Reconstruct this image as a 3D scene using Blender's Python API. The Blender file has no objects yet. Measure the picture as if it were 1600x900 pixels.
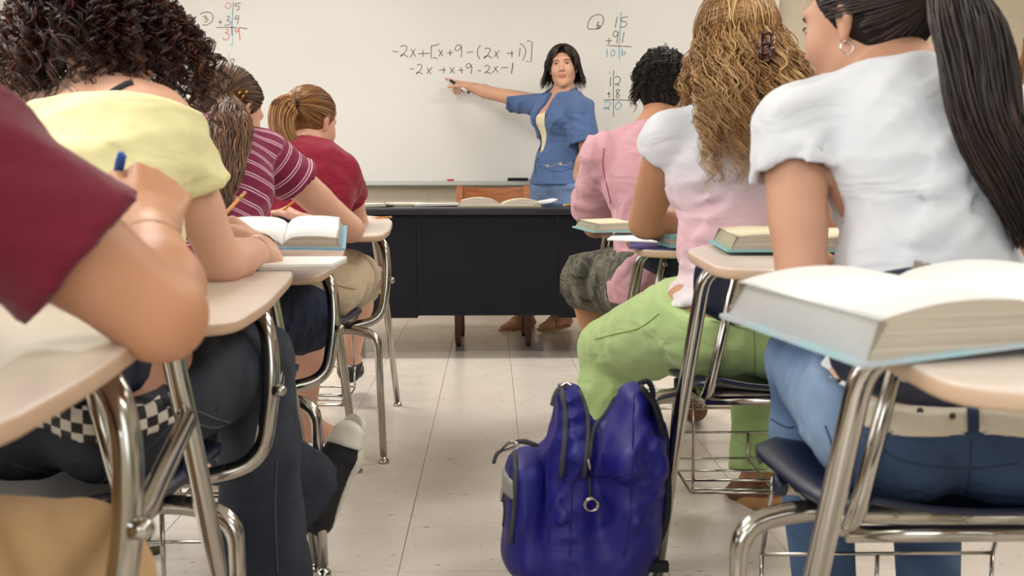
import bpy, bmesh, math, random
import numpy as np
from mathutils import Vector, Matrix

# ------------------------------------------------------------------ camera, world, light, exposure
SC = bpy.context.scene
COL = SC.collection
FPX = 1650.0                                   # focal length in pixels of the 1600 px wide frame
PITCH = math.atan(171.0 / FPX)
YAW = math.atan(33.0 / FPX)
CAM = np.array([0.0, 0.0, 0.885])
cam_data = bpy.data.cameras.new('camera')
cam_data.sensor_width = 36.0
cam_data.lens = 36.0 * FPX / 1600.0
cam_data.clip_start = 0.02
cam_data.dof.use_dof = True
cam_data.dof.focus_distance = 3.9
cam_data.dof.aperture_fstop = 7.0
cam = bpy.data.objects.new('camera', cam_data)
COL.objects.link(cam)
cam.location = CAM
cam.rotation_euler = (math.pi / 2 - PITCH, 0, -YAW)
SC.camera = cam

SC.view_settings.view_transform = 'Standard'
SC.view_settings.look = 'None'
SC.view_settings.gamma = 1
SC.view_settings.use_curve_mapping = False
SC.view_settings.exposure = 0.72

world = bpy.data.worlds.new('daylight_world')
SC.world = world
world.use_nodes = True
world.node_tree.nodes['Background'].inputs[0].default_value = (0.85, 0.92, 1.0, 1)
world.node_tree.nodes['Background'].inputs[1].default_value = 1.0

ROOM_X0, ROOM_X1, ROOM_Y0, ROOM_Y1, ROOM_Z = -3.4, 3.9, -2.6, 6.80, 2.8

def area_light(name, loc, rot, sx, sy, power, color=(1, 1, 1)):
    d = bpy.data.lights.new(name, 'AREA')
    d.shape = 'RECTANGLE'
    d.size, d.size_y, d.energy, d.color = sx, sy, power, color
    o = bpy.data.objects.new(name, d)
    COL.objects.link(o)
    o.location = loc
    o.rotation_euler = rot
    return o

# unseen windows added to light the room: two in the rear wall, two left
ADDED_WIN_BACK = [(-2.5, -0.7, 1.05, 2.45), (0.3, 2.1, 1.05, 2.45)]
for (x0, x1, z0, z1) in ADDED_WIN_BACK:
    area_light('window_daylight', ((x0 + x1) / 2, ROOM_Y0 + 0.05, (z0 + z1) / 2), (math.pi / 2, 0, 0),
               x1 - x0, z1 - z0, 24.0 if x0 < 0 else 9.0, (0.92, 0.97, 1.0))
ADDED_WIN_LEFT = [(-0.6, 1.5, 1.05, 2.45), (2.0, 4.1, 1.05, 2.45)]
for (y0, y1, z0, z1) in ADDED_WIN_LEFT:
    area_light('window_daylight', (ROOM_X0 + 0.05, (y0 + y1) / 2, (z0 + z1) / 2), (math.pi / 2, 0, -math.pi / 2),
               y1 - y0, z1 - z0, 16.0, (0.92, 0.97, 1.0))
LAMP_SPOTS = [(x, y) for y in (-0.6, 1.9, 4.4) for x in (-1.55, 1.75)]
LAMP_POWER = {-0.6: 6.0, 1.9: 13.0, 4.4: 23.0}  # unseen added ceiling lights, strongest towards the board to brighten it

# ------------------------------------------------------------------ pixel helpers (offline measuring in world units)
_cp, _sp, _cy, _sy = math.cos(PITCH), math.sin(PITCH), math.cos(YAW), math.sin(YAW)
_F = np.array([_sy * _cp, _cy * _cp, -_sp])
_R = np.array([_cy, -_sy, 0.0])
_U = np.array([_sy * _sp, _cy * _sp, _cp])

def at(px, py, Y):
    """world point on the sight line through a photo pixel at the distance Y along the room"""
    r = _F * FPX + _R * (px - 800.0) - _U * (py - 450.0)
    return CAM + r * (Y / r[1])

def atz(px, py, Z):
    r = _F * FPX + _R * (px - 800.0) - _U * (py - 450.0)
    return CAM + r * ((Z - CAM[2]) / r[2])

def V3(*a):
    return np.array(a, dtype=float)

def unit(v):
    v = np.asarray(v, float)
    return v / max(1e-9, np.linalg.norm(v))

# ------------------------------------------------------------------ materials
MATS = {}
def lin(h):
    if isinstance(h, str):
        h = h.lstrip('#')
        c = [int(h[i:i + 2], 16) / 255.0 for i in (0, 2, 4)]
    else:
        c = list(h)
    return tuple((x / 12.92 if x <= 0.04045 else ((x + 0.055) / 1.055) ** 2.4) for x in c) + (1.0,)

def mat(name, color, rough=0.6, metal=0.0, bump=None, vary=None, folds=None, sss=0.0, coat=0.0, spec=0.5, sheen=0.0, coord='Object'):
    """principled material; bump=(scale,strength[,stretch]) noise relief; vary=(scale,color2,amount) mottled colour"""
    if name in MATS:
        return MATS[name]
    m = bpy.data.materials.new(name)
    m.use_nodes = True
    nt = m.node_tree
    b = nt.nodes['Principled BSDF']
    b.inputs['Base Color'].default_value = lin(color)
    b.inputs['Roughness'].default_value = rough
    b.inputs['Metallic'].default_value = metal
    b.inputs['Specular IOR Level'].default_value = spec
    if sss:
        b.inputs['Subsurface Weight'].default_value = sss
        b.inputs['Subsurface Radius'].default_value = (0.012, 0.004, 0.002)
        b.inputs['Subsurface Scale'].default_value = 1.0
    if coat:
        b.inputs['Coat Weight'].default_value = coat
        b.inputs['Coat Roughness'].default_value = 0.15
    if sheen:
        b.inputs['Sheen Weight'].default_value = sheen
    tc = nt.nodes.new('ShaderNodeTexCoord')
    def noise(scale, stretch=None, detail=4):
        n = nt.nodes.new('ShaderNodeTexNoise')
        n.inputs['Scale'].default_value = scale
        n.inputs['Detail'].default_value = detail
        if stretch:
            mp = nt.nodes.new('ShaderNodeMapping')
            mp.inputs['Scale'].default_value = stretch
            nt.links.new(tc.outputs[coord], mp.inputs[0])
            nt.links.new(mp.outputs[0], n.inputs[0])
        else:
            nt.links.new(tc.outputs[coord], n.inputs[0])
        return n
    if vary:
        n = noise(vary[0], vary[3] if len(vary) > 3 else None)
        r = nt.nodes.new('ShaderNodeValToRGB')
        r.color_ramp.elements[0].position = 0.35
        r.color_ramp.elements[1].position = 0.65
        mx = nt.nodes.new('ShaderNodeMix')
        mx.data_type = 'RGBA'
        nt.links.new(n.outputs[0], r.inputs[0])
        ml = nt.nodes.new('ShaderNodeMath'); ml.operation = 'MULTIPLY'; ml.inputs[1].default_value = vary[2]
        nt.links.new(r.outputs[0], ml.inputs[0])
        nt.links.new(ml.outputs[0], mx.inputs[0])
        mx.inputs[6].default_value = lin(color)
        mx.inputs[7].default_value = lin(vary[1])
        nt.links.new(mx.outputs[2], b.inputs['Base Color'])
    if bump:
        n = noise(bump[0], bump[2] if len(bump) > 2 else None)
        bp = nt.nodes.new('ShaderNodeBump')
        bp.inputs['Strength'].default_value = bump[1]
        bp.inputs['Distance'].default_value = 0.01
        nt.links.new(n.outputs[0], bp.inputs['Height'])
        nt.links.new(bp.outputs[0], b.inputs['Normal'])
        if folds:      # soft creases: large stretched noise under the fine weave
            nf = noise(folds[0], folds[2], 2)
            nf.inputs['Distortion'].default_value = 0.9
            b2 = nt.nodes.new('ShaderNodeBump')
            b2.inputs['Strength'].default_value = folds[1]
            b2.inputs['Distance'].default_value = 0.02
            nt.links.new(nf.outputs[0], b2.inputs['Height'])
            nt.links.new(b2.outputs[0], bp.inputs['Normal'])
    MATS[name] = m
    return m

def ramp_attr_mat(name, attr, stops, rough=0.6, bump=None, spec=0.3, sheen=0.0, constant=False, sss=0.0, folds=None):
    """colour read from a per-vertex float attribute (a measure along the cloth or a strand's own tint)"""
    if name in MATS:
        return MATS[name]
    m = mat(name, stops[0][1], rough, bump=bump, spec=spec, sheen=sheen, sss=sss, folds=folds)
    nt = m.node_tree
    a = nt.nodes.new('ShaderNodeAttribute'); a.attribute_name = attr
    r = nt.nodes.new('ShaderNodeValToRGB')
    cr = r.color_ramp
    if constant:
        cr.interpolation = 'CONSTANT'
    while len(cr.elements) < len(stops):
        cr.elements.new(0.5)
    for e, (p, c) in zip(cr.elements, stops):
        e.position = p
        e.color = lin(c)
    nt.links.new(a.outputs['Fac'], r.inputs[0])
    nt.links.new(r.outputs[0], nt.nodes['Principled BSDF'].inputs['Base Color'])
    return m

# ------------------------------------------------------------------ object helpers
def link(name, mesh, material=None, parent=None, smooth=None):
    o = bpy.data.objects.new(name, mesh)
    COL.objects.link(o)
    if material is not None and len(mesh.materials) == 0:
        mesh.materials.append(material)
    if parent is not None:
        o.parent = parent
    if smooth is not None:
        mesh.polygons.foreach_set('use_smooth', [smooth] * len(mesh.polygons))
    return o

def thing(name, label, cat, loc=(0, 0, 0), rotz=0.0, group=None):
    o = bpy.data.objects.new(name, None)
    o.empty_display_size = 0.1
    COL.objects.link(o)
    o.location = loc
    o.rotation_euler = (0, 0, rotz)
    return tag(o, label, cat, group)

def tag(o, label=None, cat=None, group=None, kind=None):
    if label: o['label'] = label
    if cat: o['category'] = cat
    if group: o['group'] = group
    if kind: o['kind'] = kind
    return o

def pydata(name, verts, faces, material=None, parent=None, smooth=False):
    me = bpy.data.meshes.new(name)
    me.from_pydata([tuple(map(float, v)) for v in verts], [], faces)
    me.validate()
    return link(name, me, material, parent, smooth)

def np_mesh(name, verts, quads):
    """quads (N,4) or tris (N,3) from numpy"""
    me = bpy.data.meshes.new(name)
    n = quads.shape[1]
    me.vertices.add(len(verts))
    me.vertices.foreach_set('co', np.ascontiguousarray(verts, dtype=np.float32).ravel())
    me.loops.add(quads.size)
    me.loops.foreach_set('vertex_index', np.ascontiguousarray(quads, dtype=np.int32).ravel())
    me.polygons.add(len(quads))
    me.polygons.foreach_set('loop_start', np.arange(0, quads.size, n, dtype=np.int32))
    me.polygons.foreach_set('use_smooth', np.ones(len(quads), dtype=bool))
    me.update(calc_edges=True)
    return me

def bm_obj(name, bm, material=None, parent=None, smooth=False):
    me = bpy.data.meshes.new(name)
    bm.normal_update()
    bm.to_mesh(me)
    bm.free()
    return link(name, me, material, parent, smooth)

def box_bm(bm, c, s, rot=None, bevel=0.0, seg=2):
    r = bmesh.ops.create_cube(bm, size=1.0)
    vs = r['verts']
    M = Matrix.Translation(Vector(c)) @ (rot if rot is not None else Matrix.Identity(4)) @ Matrix.Diagonal((s[0], s[1], s[2], 1))
    bmesh.ops.transform(bm, matrix=M, verts=vs)
    if bevel > 0:
        es = list({e for v in vs for e in v.link_edges})
        bmesh.ops.bevel(bm, geom=es, offset=bevel, segments=seg, affect='EDGES', profile=0.6)
    return vs

def box(name, c, s, material, parent=None, bevel=0.0, rot=None, seg=2):
    bm = bmesh.new()
    box_bm(bm, c, s, rot, bevel, seg)
    return bm_obj(name, bm, material, parent)

def prism(name, outline, z0, z1, material, parent=None, bevel=0.0, seg=3):
    bm = bmesh.new()
    vs = [bm.verts.new((x, y, z0)) for x, y in outline]
    f = bm.faces.new(vs)
    r = bmesh.ops.extrude_face_region(bm, geom=[f])
    nv = [g for g in r['geom'] if isinstance(g, bmesh.types.BMVert)]
    bmesh.ops.translate(bm, verts=nv, vec=(0, 0, z1 - z0))
    bmesh.ops.recalc_face_normals(bm, faces=bm.faces)
    if bevel:
        es = [e for e in bm.edges if abs(e.verts[0].co.z - e.verts[1].co.z) < 1e-6]
        bmesh.ops.bevel(bm, geom=es, offset=bevel, segments=seg, affect='EDGES', profile=0.5)
    return bm_obj(name, bm, material, parent, smooth=False)

def fillet(path, rad, n=6):
    """round the corners of a polyline"""
    P = [np.asarray(p, float) for p in path]
    out = [P[0]]
    for i in range(1, len(P) - 1):
        a, b, c = P[i - 1], P[i], P[i + 1]
        la, lc = np.linalg.norm(a - b), np.linalg.norm(c - b)
        r = min(rad, la * 0.49, lc * 0.49)
        p0 = b + (a - b) / la * r
        p2 = b + (c - b) / lc * r
        for t in np.linspace(0, 1, n):
            out.append((1 - t) ** 2 * p0 + 2 * t * (1 - t) * b + t * t * p2)
    out.append(P[-1])
    return np.array(out)

def catmull(path, n=8):
    P = [np.asarray(p, float) for p in path]
    P = [2 * P[0] - P[1]] + P + [2 * P[-1] - P[-2]]
    out = []
    for i in range(1, len(P) - 2):
        for t in np.linspace(0, 1, n, endpoint=False):
            p0, p1, p2, p3 = P[i - 1], P[i], P[i + 1], P[i + 2]
            out.append(0.5 * ((2 * p1) + (-p0 + p2) * t + (2 * p0 - 5 * p1 + 4 * p2 - p3) * t * t + (-p0 + 3 * p1 - 3 * p2 + p3) * t ** 3))
    out.append(P[-2])
    return np.array(out)

def tube_geo(path, rad, seg=10, cap=True):
    P = np.asarray(path, float)
    n = len(P)
    r = np.full(n, rad) if np.isscalar(rad) else np.interp(np.linspace(0, 1, n), np.linspace(0, 1, len(rad)), rad)
    T = np.gradient(P, axis=0)
    T /= np.maximum(1e-9, np.linalg.norm(T, axis=1))[:, None]
    ref = np.array([0, 0, 1.0]) if abs(T[0][2]) < 0.9 else np.array([1.0, 0, 0])
    N = np.cross(T[0], ref); N /= np.linalg.norm(N)
    verts, faces = [], []
    for i in range(n):
        N = N - T[i] * np.dot(N, T[i]); N /= max(1e-9, np.linalg.norm(N))
        B = np.cross(T[i], N)
        for k in range(seg):
            a = 2 * math.pi * k / seg
            verts.append(P[i] + r[i] * (math.cos(a) * N + math.sin(a) * B))
    for i in range(n - 1):
        for k in range(seg):
            a, b = i * seg + k, i * seg + (k + 1) % seg
            faces.append((a, b, b + seg, a + seg))
    if cap:
        faces.append(tuple(range(seg - 1, -1, -1)))
        faces.append(tuple((n - 1) * seg + k for k in range(seg)))
    return verts, faces

def tube(name, path, rad, material, parent=None, seg=10, extra=None):
    v, f = tube_geo(path, rad, seg)
    for (p2, r2) in (extra or []):
        v2, f2 = tube_geo(p2, r2, seg)
        o = len(v)
        v = v + v2
        f = f + [tuple(i + o for i in q) for q in f2]
    return pydata(name, v, f, material, parent, smooth=True)

def lathe(name, profile, material, parent=None, seg=16, origin=(0, 0, 0), rot=None):
    verts, faces = [], []
    for (r, z) in profile:
        for k in range(seg):
            a = 2 * math.pi * k / seg
            verts.append((r * math.cos(a), r * math.sin(a), z))
    for i in range(len(profile) - 1):
        for k in range(seg):
            a, b = i * seg + k, i * seg + (k + 1) % seg
            faces.append((a, b, b + seg, a + seg))
    faces.append(tuple(range(seg - 1, -1, -1)))
    faces.append(tuple((len(profile) - 1) * seg + k for k in range(seg)))
    V = np.array(verts)
    if rot is not None:
        V = V @ np.array(rot.to_3x3()).T
    V = V + np.asarray(origin, float)
    return pydata(name, V, faces, material, parent, smooth=True)

def copy_tree(o, parent=None):
    c = o.copy()
    COL.objects.link(c)
    if parent is not None:
        c.parent = parent
    for ch in list(o.children):
        copy_tree(ch, c)
    return c

# ------------------------------------------------------------------ the room
def tile_material():
    m = mat('vinyl_tile', 'cdc0ad', 0.16, spec=0.5)
    nt = m.node_tree
    b = nt.nodes['Principled BSDF']
    geo = nt.nodes.new('ShaderNodeNewGeometry')
    oi = nt.nodes.new('ShaderNodeObjectInfo')
    add = nt.nodes.new('ShaderNodeVectorMath'); add.operation = 'ADD'
    nt.links.new(geo.outputs['Position'], add.inputs[0])
    mp = nt.nodes.new('ShaderNodeMapping')
    nt.links.new(add.outputs[0], mp.inputs[0])
    mp.inputs['Scale'].default_value = (38, 85, 1)
    mp.inputs['Rotation'].default_value = (0, 0, 0.15)
    n = nt.nodes.new('ShaderNodeTexNoise'); n.inputs['Scale'].default_value = 1.0; n.inputs['Detail'].default_value = 3
    nt.links.new(mp.outputs[0], n.inputs[0])
    r = nt.nodes.new('ShaderNodeValToRGB')
    r.color_ramp.elements[0].position = 0.66
    r.color_ramp.elements[1].position = 0.72
    nt.links.new(n.outputs[0], r.inputs[0])
    n2 = nt.nodes.new('ShaderNodeTexNoise'); n2.inputs['Scale'].default_value = 9.0; n2.inputs['Detail'].default_value = 5
    nt.links.new(geo.outputs['Position'], n2.inputs[0])
    m1 = nt.nodes.new('ShaderNodeMix'); m1.data_type = 'RGBA'
    m1.inputs[6].default_value = lin('e2d9cf'); m1.inputs[7].default_value = lin('d5cabf')
    nt.links.new(n2.outputs[0], m1.inputs[0])
    m2 = nt.nodes.new('ShaderNodeMix'); m2.data_type = 'RGBA'
    m2.inputs[7].default_value = lin('8f8070')
    nt.links.new(r.outputs[0], m2.inputs[0])
    nt.links.new(m1.outputs[2], m2.inputs[6])
    nt.links.new(m2.outputs[2], b.inputs['Base Color'])
    n3 = nt.nodes.new('ShaderNodeTexNoise'); n3.inputs['Scale'].default_value = 6.0; n3.inputs['Detail'].default_value = 6
    nt.links.new(geo.outputs['Position'], n3.inputs[0])
    mr = nt.nodes.new('ShaderNodeMapRange')
    mr.inputs['To Min'].default_value = 0.10; mr.inputs['To Max'].default_value = 0.30
    nt.links.new(n3.outputs[0], mr.inputs[0])
    nt.links.new(mr.outputs[0], b.inputs['Roughness'])
    bp = nt.nodes.new('ShaderNodeBump'); bp.inputs['Strength'].default_value = 0.03; bp.inputs['Distance'].default_value = 0.01
    nt.links.new(n3.outputs[0], bp.inputs['Height'])
    nt.links.new(bp.outputs[0], b.inputs['Normal'])
    return m

M_TILE = tile_material()
M_GROUT = mat('tile_joint', '8a7f70', 0.8)
M_BLOCK = mat('painted_block', 'cdbfaa', 0.75, bump=(140.0, 0.35), vary=(3.0, 'c6b7a2', 0.5))
M_WALL = mat('painted_wall', 'c9c3b4', 0.8, bump=(60.0, 0.1))
M_CEIL = mat('ceiling_white', 'e4e0d6', 0.9)
M_ALU = mat('brushed_aluminium', 'b9b8b2', 0.35, 0.9)

TS = 0.305
X_LINE, Y_LINE = 0.094, 2.62
fl = box('floor', ((ROOM_X0 + ROOM_X1) / 2, (ROOM_Y0 + ROOM_Y1) / 2, -0.053), (ROOM_X1 - ROOM_X0 + 0.4, ROOM_Y1 - ROOM_Y0 + 0.4, 0.1), M_GROUT)
tag(fl, 'beige speckled vinyl tile floor of the classroom', 'floor', kind='structure')

def tile_mesh():
    bm = bmesh.new()
    g = TS / 2 - 0.0009
    box_bm(bm, (0, 0, -0.0015), (2 * g, 2 * g, 0.003))
    top = [e for e in bm.edges if all(v.co.z > -0.0001 for v in e.verts)]
    bmesh.ops.bevel(bm, geom=top, offset=0.0008, segments=1, affect='EDGES')
    me = bpy.data.meshes.new('floor_tile')
    bm.to_mesh(me); bm.free()
    me.materials.append(M_TILE)
    return me
tme = tile_mesh()
ix0, ix1 = -6, 7
jy0, jy1 = -4, 14
rest_v, rest_f = [], []
for i in range(-12, 13):
    for j in range(-18, 15):
        cx, cy = X_LINE + (i + 0.5) * TS, Y_LINE + (j + 0.5) * TS
        if not (ROOM_X0 - .1 < cx < ROOM_X1 + .1 and ROOM_Y0 - .1 < cy < ROOM_Y1 + .1):
            continue
        if ix0 <= i < ix1 and jy0 <= j < jy1:
            o = link('floor_tile', tme, None, fl)
            o.location = (cx, cy, 0)
        else:
            o0 = len(rest_v)
            rest_v += [(v.co.x + cx, v.co.y + cy, v.co.z) for v in tme.vertices]
            rest_f += [tuple(k + o0 for k in p.vertices) for p in tme.polygons]
o = pydata('floor_tiles', rest_v, rest_f, M_TILE, fl)
tag(o, kind='stuff')

# front wall of painted concrete blocks
wf = box('wall_front', ((ROOM_X0 + ROOM_X1) / 2, ROOM_Y1 + 0.105, ROOM_Z / 2), (ROOM_X1 - ROOM_X0 + 0.4, 0.2, ROOM_Z), M_BLOCK)
tag(wf, 'cream painted concrete block wall behind the whiteboard', 'wall', kind='structure')
def block_mesh(w):
    bm = bmesh.new()
    box_bm(bm, (0, 0, 0), (w - 0.005, 0.02, 0.2 - 0.005))
    fr = [e for e in bm.edges if all(v.co.y < -0.009 for v in e.verts)]
    bmesh.ops.bevel(bm, geom=fr, offset=0.002, segments=1, affect='EDGES')
    me = bpy.data.meshes.new('wall_block')
    bm.to_mesh(me); bm.free()
    me.materials.append(M_BLOCK)
    return me
bme = block_mesh(0.4)
x_joint = at(1553, 10, ROOM_Y1)[0]
zc = at(1553, 27, ROOM_Y1)[2]
rowz0 = zc - 0.2 * math.floor(zc / 0.2) - 0.2
for r in range(0, 13):
    z = rowz0 + 0.2 * r + 0.1
    if z < 0.0 or z > 2.5:
        continue
    rows_above = round((z - 0.1 - zc) / 0.2)
    off = 0.0 if rows_above % 2 == 0 else 0.2
    n0 = int(math.floor((ROOM_X0 - x_joint) / 0.4)) - 1
    for c in range(n0, n0 + 24):
        x = x_joint + off + 0.4 * c + 0.2
        if x < ROOM_X0 - 0.1 or x > ROOM_X1 + 0.1:
            continue
        # behind the board nothing of the blocks shows
        if z > 1.1 and z < 2.2 and -2.3 < x < 1.5:
            continue
        o = link('wall_block', bme, None, wf)
        o.location = (x, ROOM_Y1 + 0.0125, z)

def wall_with_holes(name, axis, fixed, a0, a1, holes, label, thick=0.16):
    """plain wall in strips around window openings; axis 'x' runs along X at Y=fixed"""
    bm = bmesh.new()
    def strip(s0, s1, z0, z1):
        if s1 - s0 < 1e-4 or z1 - z0 < 1e-4:
            return
        c, s = (s0 + s1) / 2, s1 - s0
        if axis == 'x':
            box_bm(bm, (c, fixed, (z0 + z1) / 2), (s, thick, z1 - z0))
        else:
            box_bm(bm, (fixed, c, (z0 + z1) / 2), (thick, s, z1 - z0))
    cur = a0
    for (h0, h1, z0, z1) in holes:
        strip(cur, h0, 0, ROOM_Z)
        strip(h0, h1, 0, z0)
        strip(h0, h1, z1, ROOM_Z)
        cur = h1
    strip(cur, a1, 0, ROOM_Z)
    o = bm_obj(name, bm, M_WALL)
    return tag(o, label, 'wall', kind='structure')
wall_with_holes('wall_back', 'x', ROOM_Y0 - 0.08, ROOM_X0 - 0.2, ROOM_X1 + 0.2, ADDED_WIN_BACK, 'plain painted rear wall with two windows')
wall_with_holes('wall_left', 'y', ROOM_X0 - 0.08, ROOM_Y0, ROOM_Y1, ADDED_WIN_LEFT, 'plain painted left wall with windows')
wall_with_holes('wall_right', 'y', ROOM_X1 + 0.08, ROOM_Y0, ROOM_Y1, [], 'plain painted right wall of the classroom')
o = box('ceiling', ((ROOM_X0 + ROOM_X1) / 2, (ROOM_Y0 + ROOM_Y1) / 2, ROOM_Z + 0.05), (ROOM_X1 - ROOM_X0 + 0.4, ROOM_Y1 - ROOM_Y0 + 0.4, 0.1), M_CEIL)
tag(o, 'white ceiling above the classroom', 'ceiling', kind='structure')
M_FRAME = mat('window_frame', 'd8d4c8', 0.5)
for wi, (h0, h1, z0, z1) in enumerate(ADDED_WIN_BACK + ADDED_WIN_LEFT):  # frames of the unseen windows added as light sources
    bm = bmesh.new()
    back = wi < len(ADDED_WIN_BACK)
    for (s, zz, ls, lz) in ((h0 + .03, (z0 + z1) / 2, .06, z1 - z0), (h1 - .03, (z0 + z1) / 2, .06, z1 - z0),
                            ((h0 + h1) / 2, z0 + .03, h1 - h0 - .12, .06), ((h0 + h1) / 2, z1 - .03, h1 - h0 - .12, .06),
                            ((h0 + h1) / 2, (z0 + z1) / 2, .05, z1 - z0 - .12)):
        if back:
            box_bm(bm, (s, ROOM_Y0 - 0.09, zz), (ls, .06, lz))
        else:
            box_bm(bm, (ROOM_X0 - 0.09, s, zz), (.06, ls, lz))
    o = bm_obj('window_%d' % (wi + 1), bm, M_FRAME)
    tag(o, 'white framed classroom window letting in daylight', 'window', kind='structure')

# unseen ceiling troffers added for ambience, each with its own area light
M_DIFF = mat('lamp_diffuser', 'ffffff', 0.5)
_b = M_DIFF.node_tree.nodes['Principled BSDF']
_b.inputs['Emission Color'].default_value = (1.0, 0.93, 0.82, 1); _b.inputs['Emission Strength'].default_value = 4.0
for k, (lx, ly) in enumerate(LAMP_SPOTS):
    t = thing('ceiling_light', 'recessed fluorescent ceiling light over the student desks', 'light', (lx, ly, ROOM_Z), 0, 'ceiling lights')
    box('diffuser', (0, 0, -0.02), (1.16, 0.56, 0.02), M_DIFF, t)
    bm = bmesh.new()
    for (cx, cy, sx, sy) in ((-.6, 0, .04, .64), (.6, 0, .04, .64), (0, .3, 1.16, .04), (0, -.3, 1.16, .04)):
        box_bm(bm, (cx, cy, -0.02), (sx, sy, 0.038))
    bm_obj('frame', bm, M_ALU, t)
    l = area_light('lamp_glow', (0, 0, -0.035), (0, 0, 0), 1.14, 0.54, LAMP_POWER[ly], (1.0, 0.985, 0.96))
    l.parent = t

# ------------------------------------------------------------------ whiteboard with its writing
WB_Y = ROOM_Y1 - 0.045                 # face of the board
wx0 = at(-420, 100, WB_Y)[0]
wx1 = at(1212, 100, WB_Y)[0]
wz0 = at(700, 284.5, WB_Y)[2]
wz1 = 2.15
wb = thing('whiteboard', 'long white dry-erase board covered in handwritten sums on the front wall', 'whiteboard', ((wx0 + wx1) / 2, WB_Y, wz0))
wc = np.array([(wx0 + wx1) / 2, WB_Y, wz0])
M_WB = mat('whiteboard_face', 'dedbd6', 0.32, vary=(1.6, 'd8d5cf', 0.6), spec=0.35)
box('board_panel', (0, 0.012, (wz1 - wz0) / 2), (wx1 - wx0, 0.024, wz1 - wz0), M_WB, wb)
for s in (-1, 1):
    box('frame_side', (s * (wx1 - wx0) / 2, 0.008, (wz1 - wz0) / 2), (0.025, 0.034, wz1 - wz0 + .02), M_ALU, wb, 0.003)
box('frame_top', (0, 0.008, wz1 - wz0), (wx1 - wx0, 0.034, 0.025), M_ALU, wb, 0.003)
# tray: a grey ledge with a lip
M_TRAY = mat('tray_aluminium', '9fa09a', 0.4, 0.7)
pr = [(0.02, -0.002), (-0.065, -0.002), (-0.068, 0.006), (-0.072, 0.006), (-0.074, -0.018), (-0.02, -0.032), (0.02, -0.034)]
vs, fs = [], []
for s in (-1, 1):
    for (y, z) in pr:
        vs.append((s * (wx1 - wx0) / 2, y, z))
n = len(pr)
for k in range(n):
    fs.append((k, (k + 1) % n, n + (k + 1) % n, n + k))
fs += [tuple(range(n - 1, -1, -1)), tuple(range(n, 2 * n))]
tray = pydata('marker_tray', vs, fs, M_TRAY, wb)
for px in (614, 1000):
    p = at(px, 290, WB_Y - 0.05) - wc
    lathe('screw', [(0.004, 0), (0.004, 0.003)], mat('dark_screw', '3a3833', 0.5, 0.5), tray, 8, (p[0], -0.062, -0.021), Matrix.Rotation(math.pi / 2, 4, 'X'))

INK = {'k': mat('ink_brown_black', '64502f', 0.5), 'b': mat('ink_blue', '4f97b4', 0.5), 't': mat('ink_teal', '2d7f96', 0.5),
       'r': mat('ink_red', 'd8675f', 0.5), 'p': mat('ink_pale_blue', '93b6c2', 0.5), 's': mat('ink_slate', '4a6d80', 0.5)}
def stroke(pts, ink='k', w=0.9, name='marker_stroke', smooth=True):
    """a flat ribbon of ink on the board along photo pixel points"""
    P = [at(x, y, WB_Y - 0.0012) for x, y in pts]
    P = catmull(P, 6) if (smooth and len(P) > 2) else np.array(P)
    T = np.gradient(P, axis=0)
    T /= np.maximum(1e-9, np.linalg.norm(T, axis=1))[:, None]
    N = np.stack([-T[:, 2], np.zeros(len(P)), T[:, 0]], 1)
    hw = 0.5 * w * 1.30 / 242.0
    P = P - wc
    v = np.concatenate([P + N * hw, P - N * hw])
    n = len(P)
    pydata(name, v, [(i, i + 1, n + i + 1, n + i) for i in range(n - 1)], INK[ink], wb)

def Z1(x, y):  # crop [600,50,850,160] shown at 6.4x
    return (600 + x / 6.4, 50 + y / 6.4)
def Z2(x, y):  # crop [900,0,1020,200] shown at 4.5x
    return (900 + x / 4.5, y / 4.5)
def Z3(x, y):  # crop [300,0,420,110] shown at 8.18x
    return (300 + x / 8.183, y / 8.183)
def S(z, *pts, ink='k', w=0.9, smooth=True):
    stroke([z(*p) for p in pts], ink, w, smooth=smooth)
# -2x + [x + 9 - (2x + 1)]
S(Z1, (88, 195), (145, 198))
S(Z1, (162, 150), (185, 135), (222, 140), (225, 175), (195, 220), (168, 245), (175, 228), (205, 228), (242, 253))
S(Z1, (270, 170), (318, 248)); S(Z1, (312, 168), (262, 256))
S(Z1, (338, 218), (455, 212)); S(Z1, (390, 180), (388, 250))
S(Z1, (553, 118), (520, 132), (470, 140), smooth=False); S(Z1, (474, 138), (468, 265), (500, 256), (536, 266), smooth=False)
S(Z1, (545, 175), (590, 244)); S(Z1, (588, 178), (550, 240))
S(Z1, (630, 210), (690, 206)); S(Z1, (660, 178), (662, 240))
S(Z1, (772, 135), (735, 130), (712, 165), (725, 188), (760, 170), (772, 140), (775, 200), (770, 252))
S(Z1, (830, 205), (892, 195))
S(Z1, (965, 130), (938, 175), (936, 225), (958, 270))
S(Z1, (1008, 170), (1040, 160), (1062, 180), (1040, 225), (1000, 265), (1010, 245), (1045, 240), (1080, 262))
S(Z1, (1108, 190), (1145, 265)); S(Z1, (1152, 185), (1100, 250))
S(Z1, (1225, 213), (1295, 213)); S(Z1, (1278, 182), (1280, 255))
S(Z1, (1360, 158), (1352, 248))
S(Z1, (1355, 112), (1400, 145), (1418, 200), (1385, 290))
S(Z1, (1430, 92), (1455, 88), (1482, 105), (1472, 298), (1420, 292), smooth=False)
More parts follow.
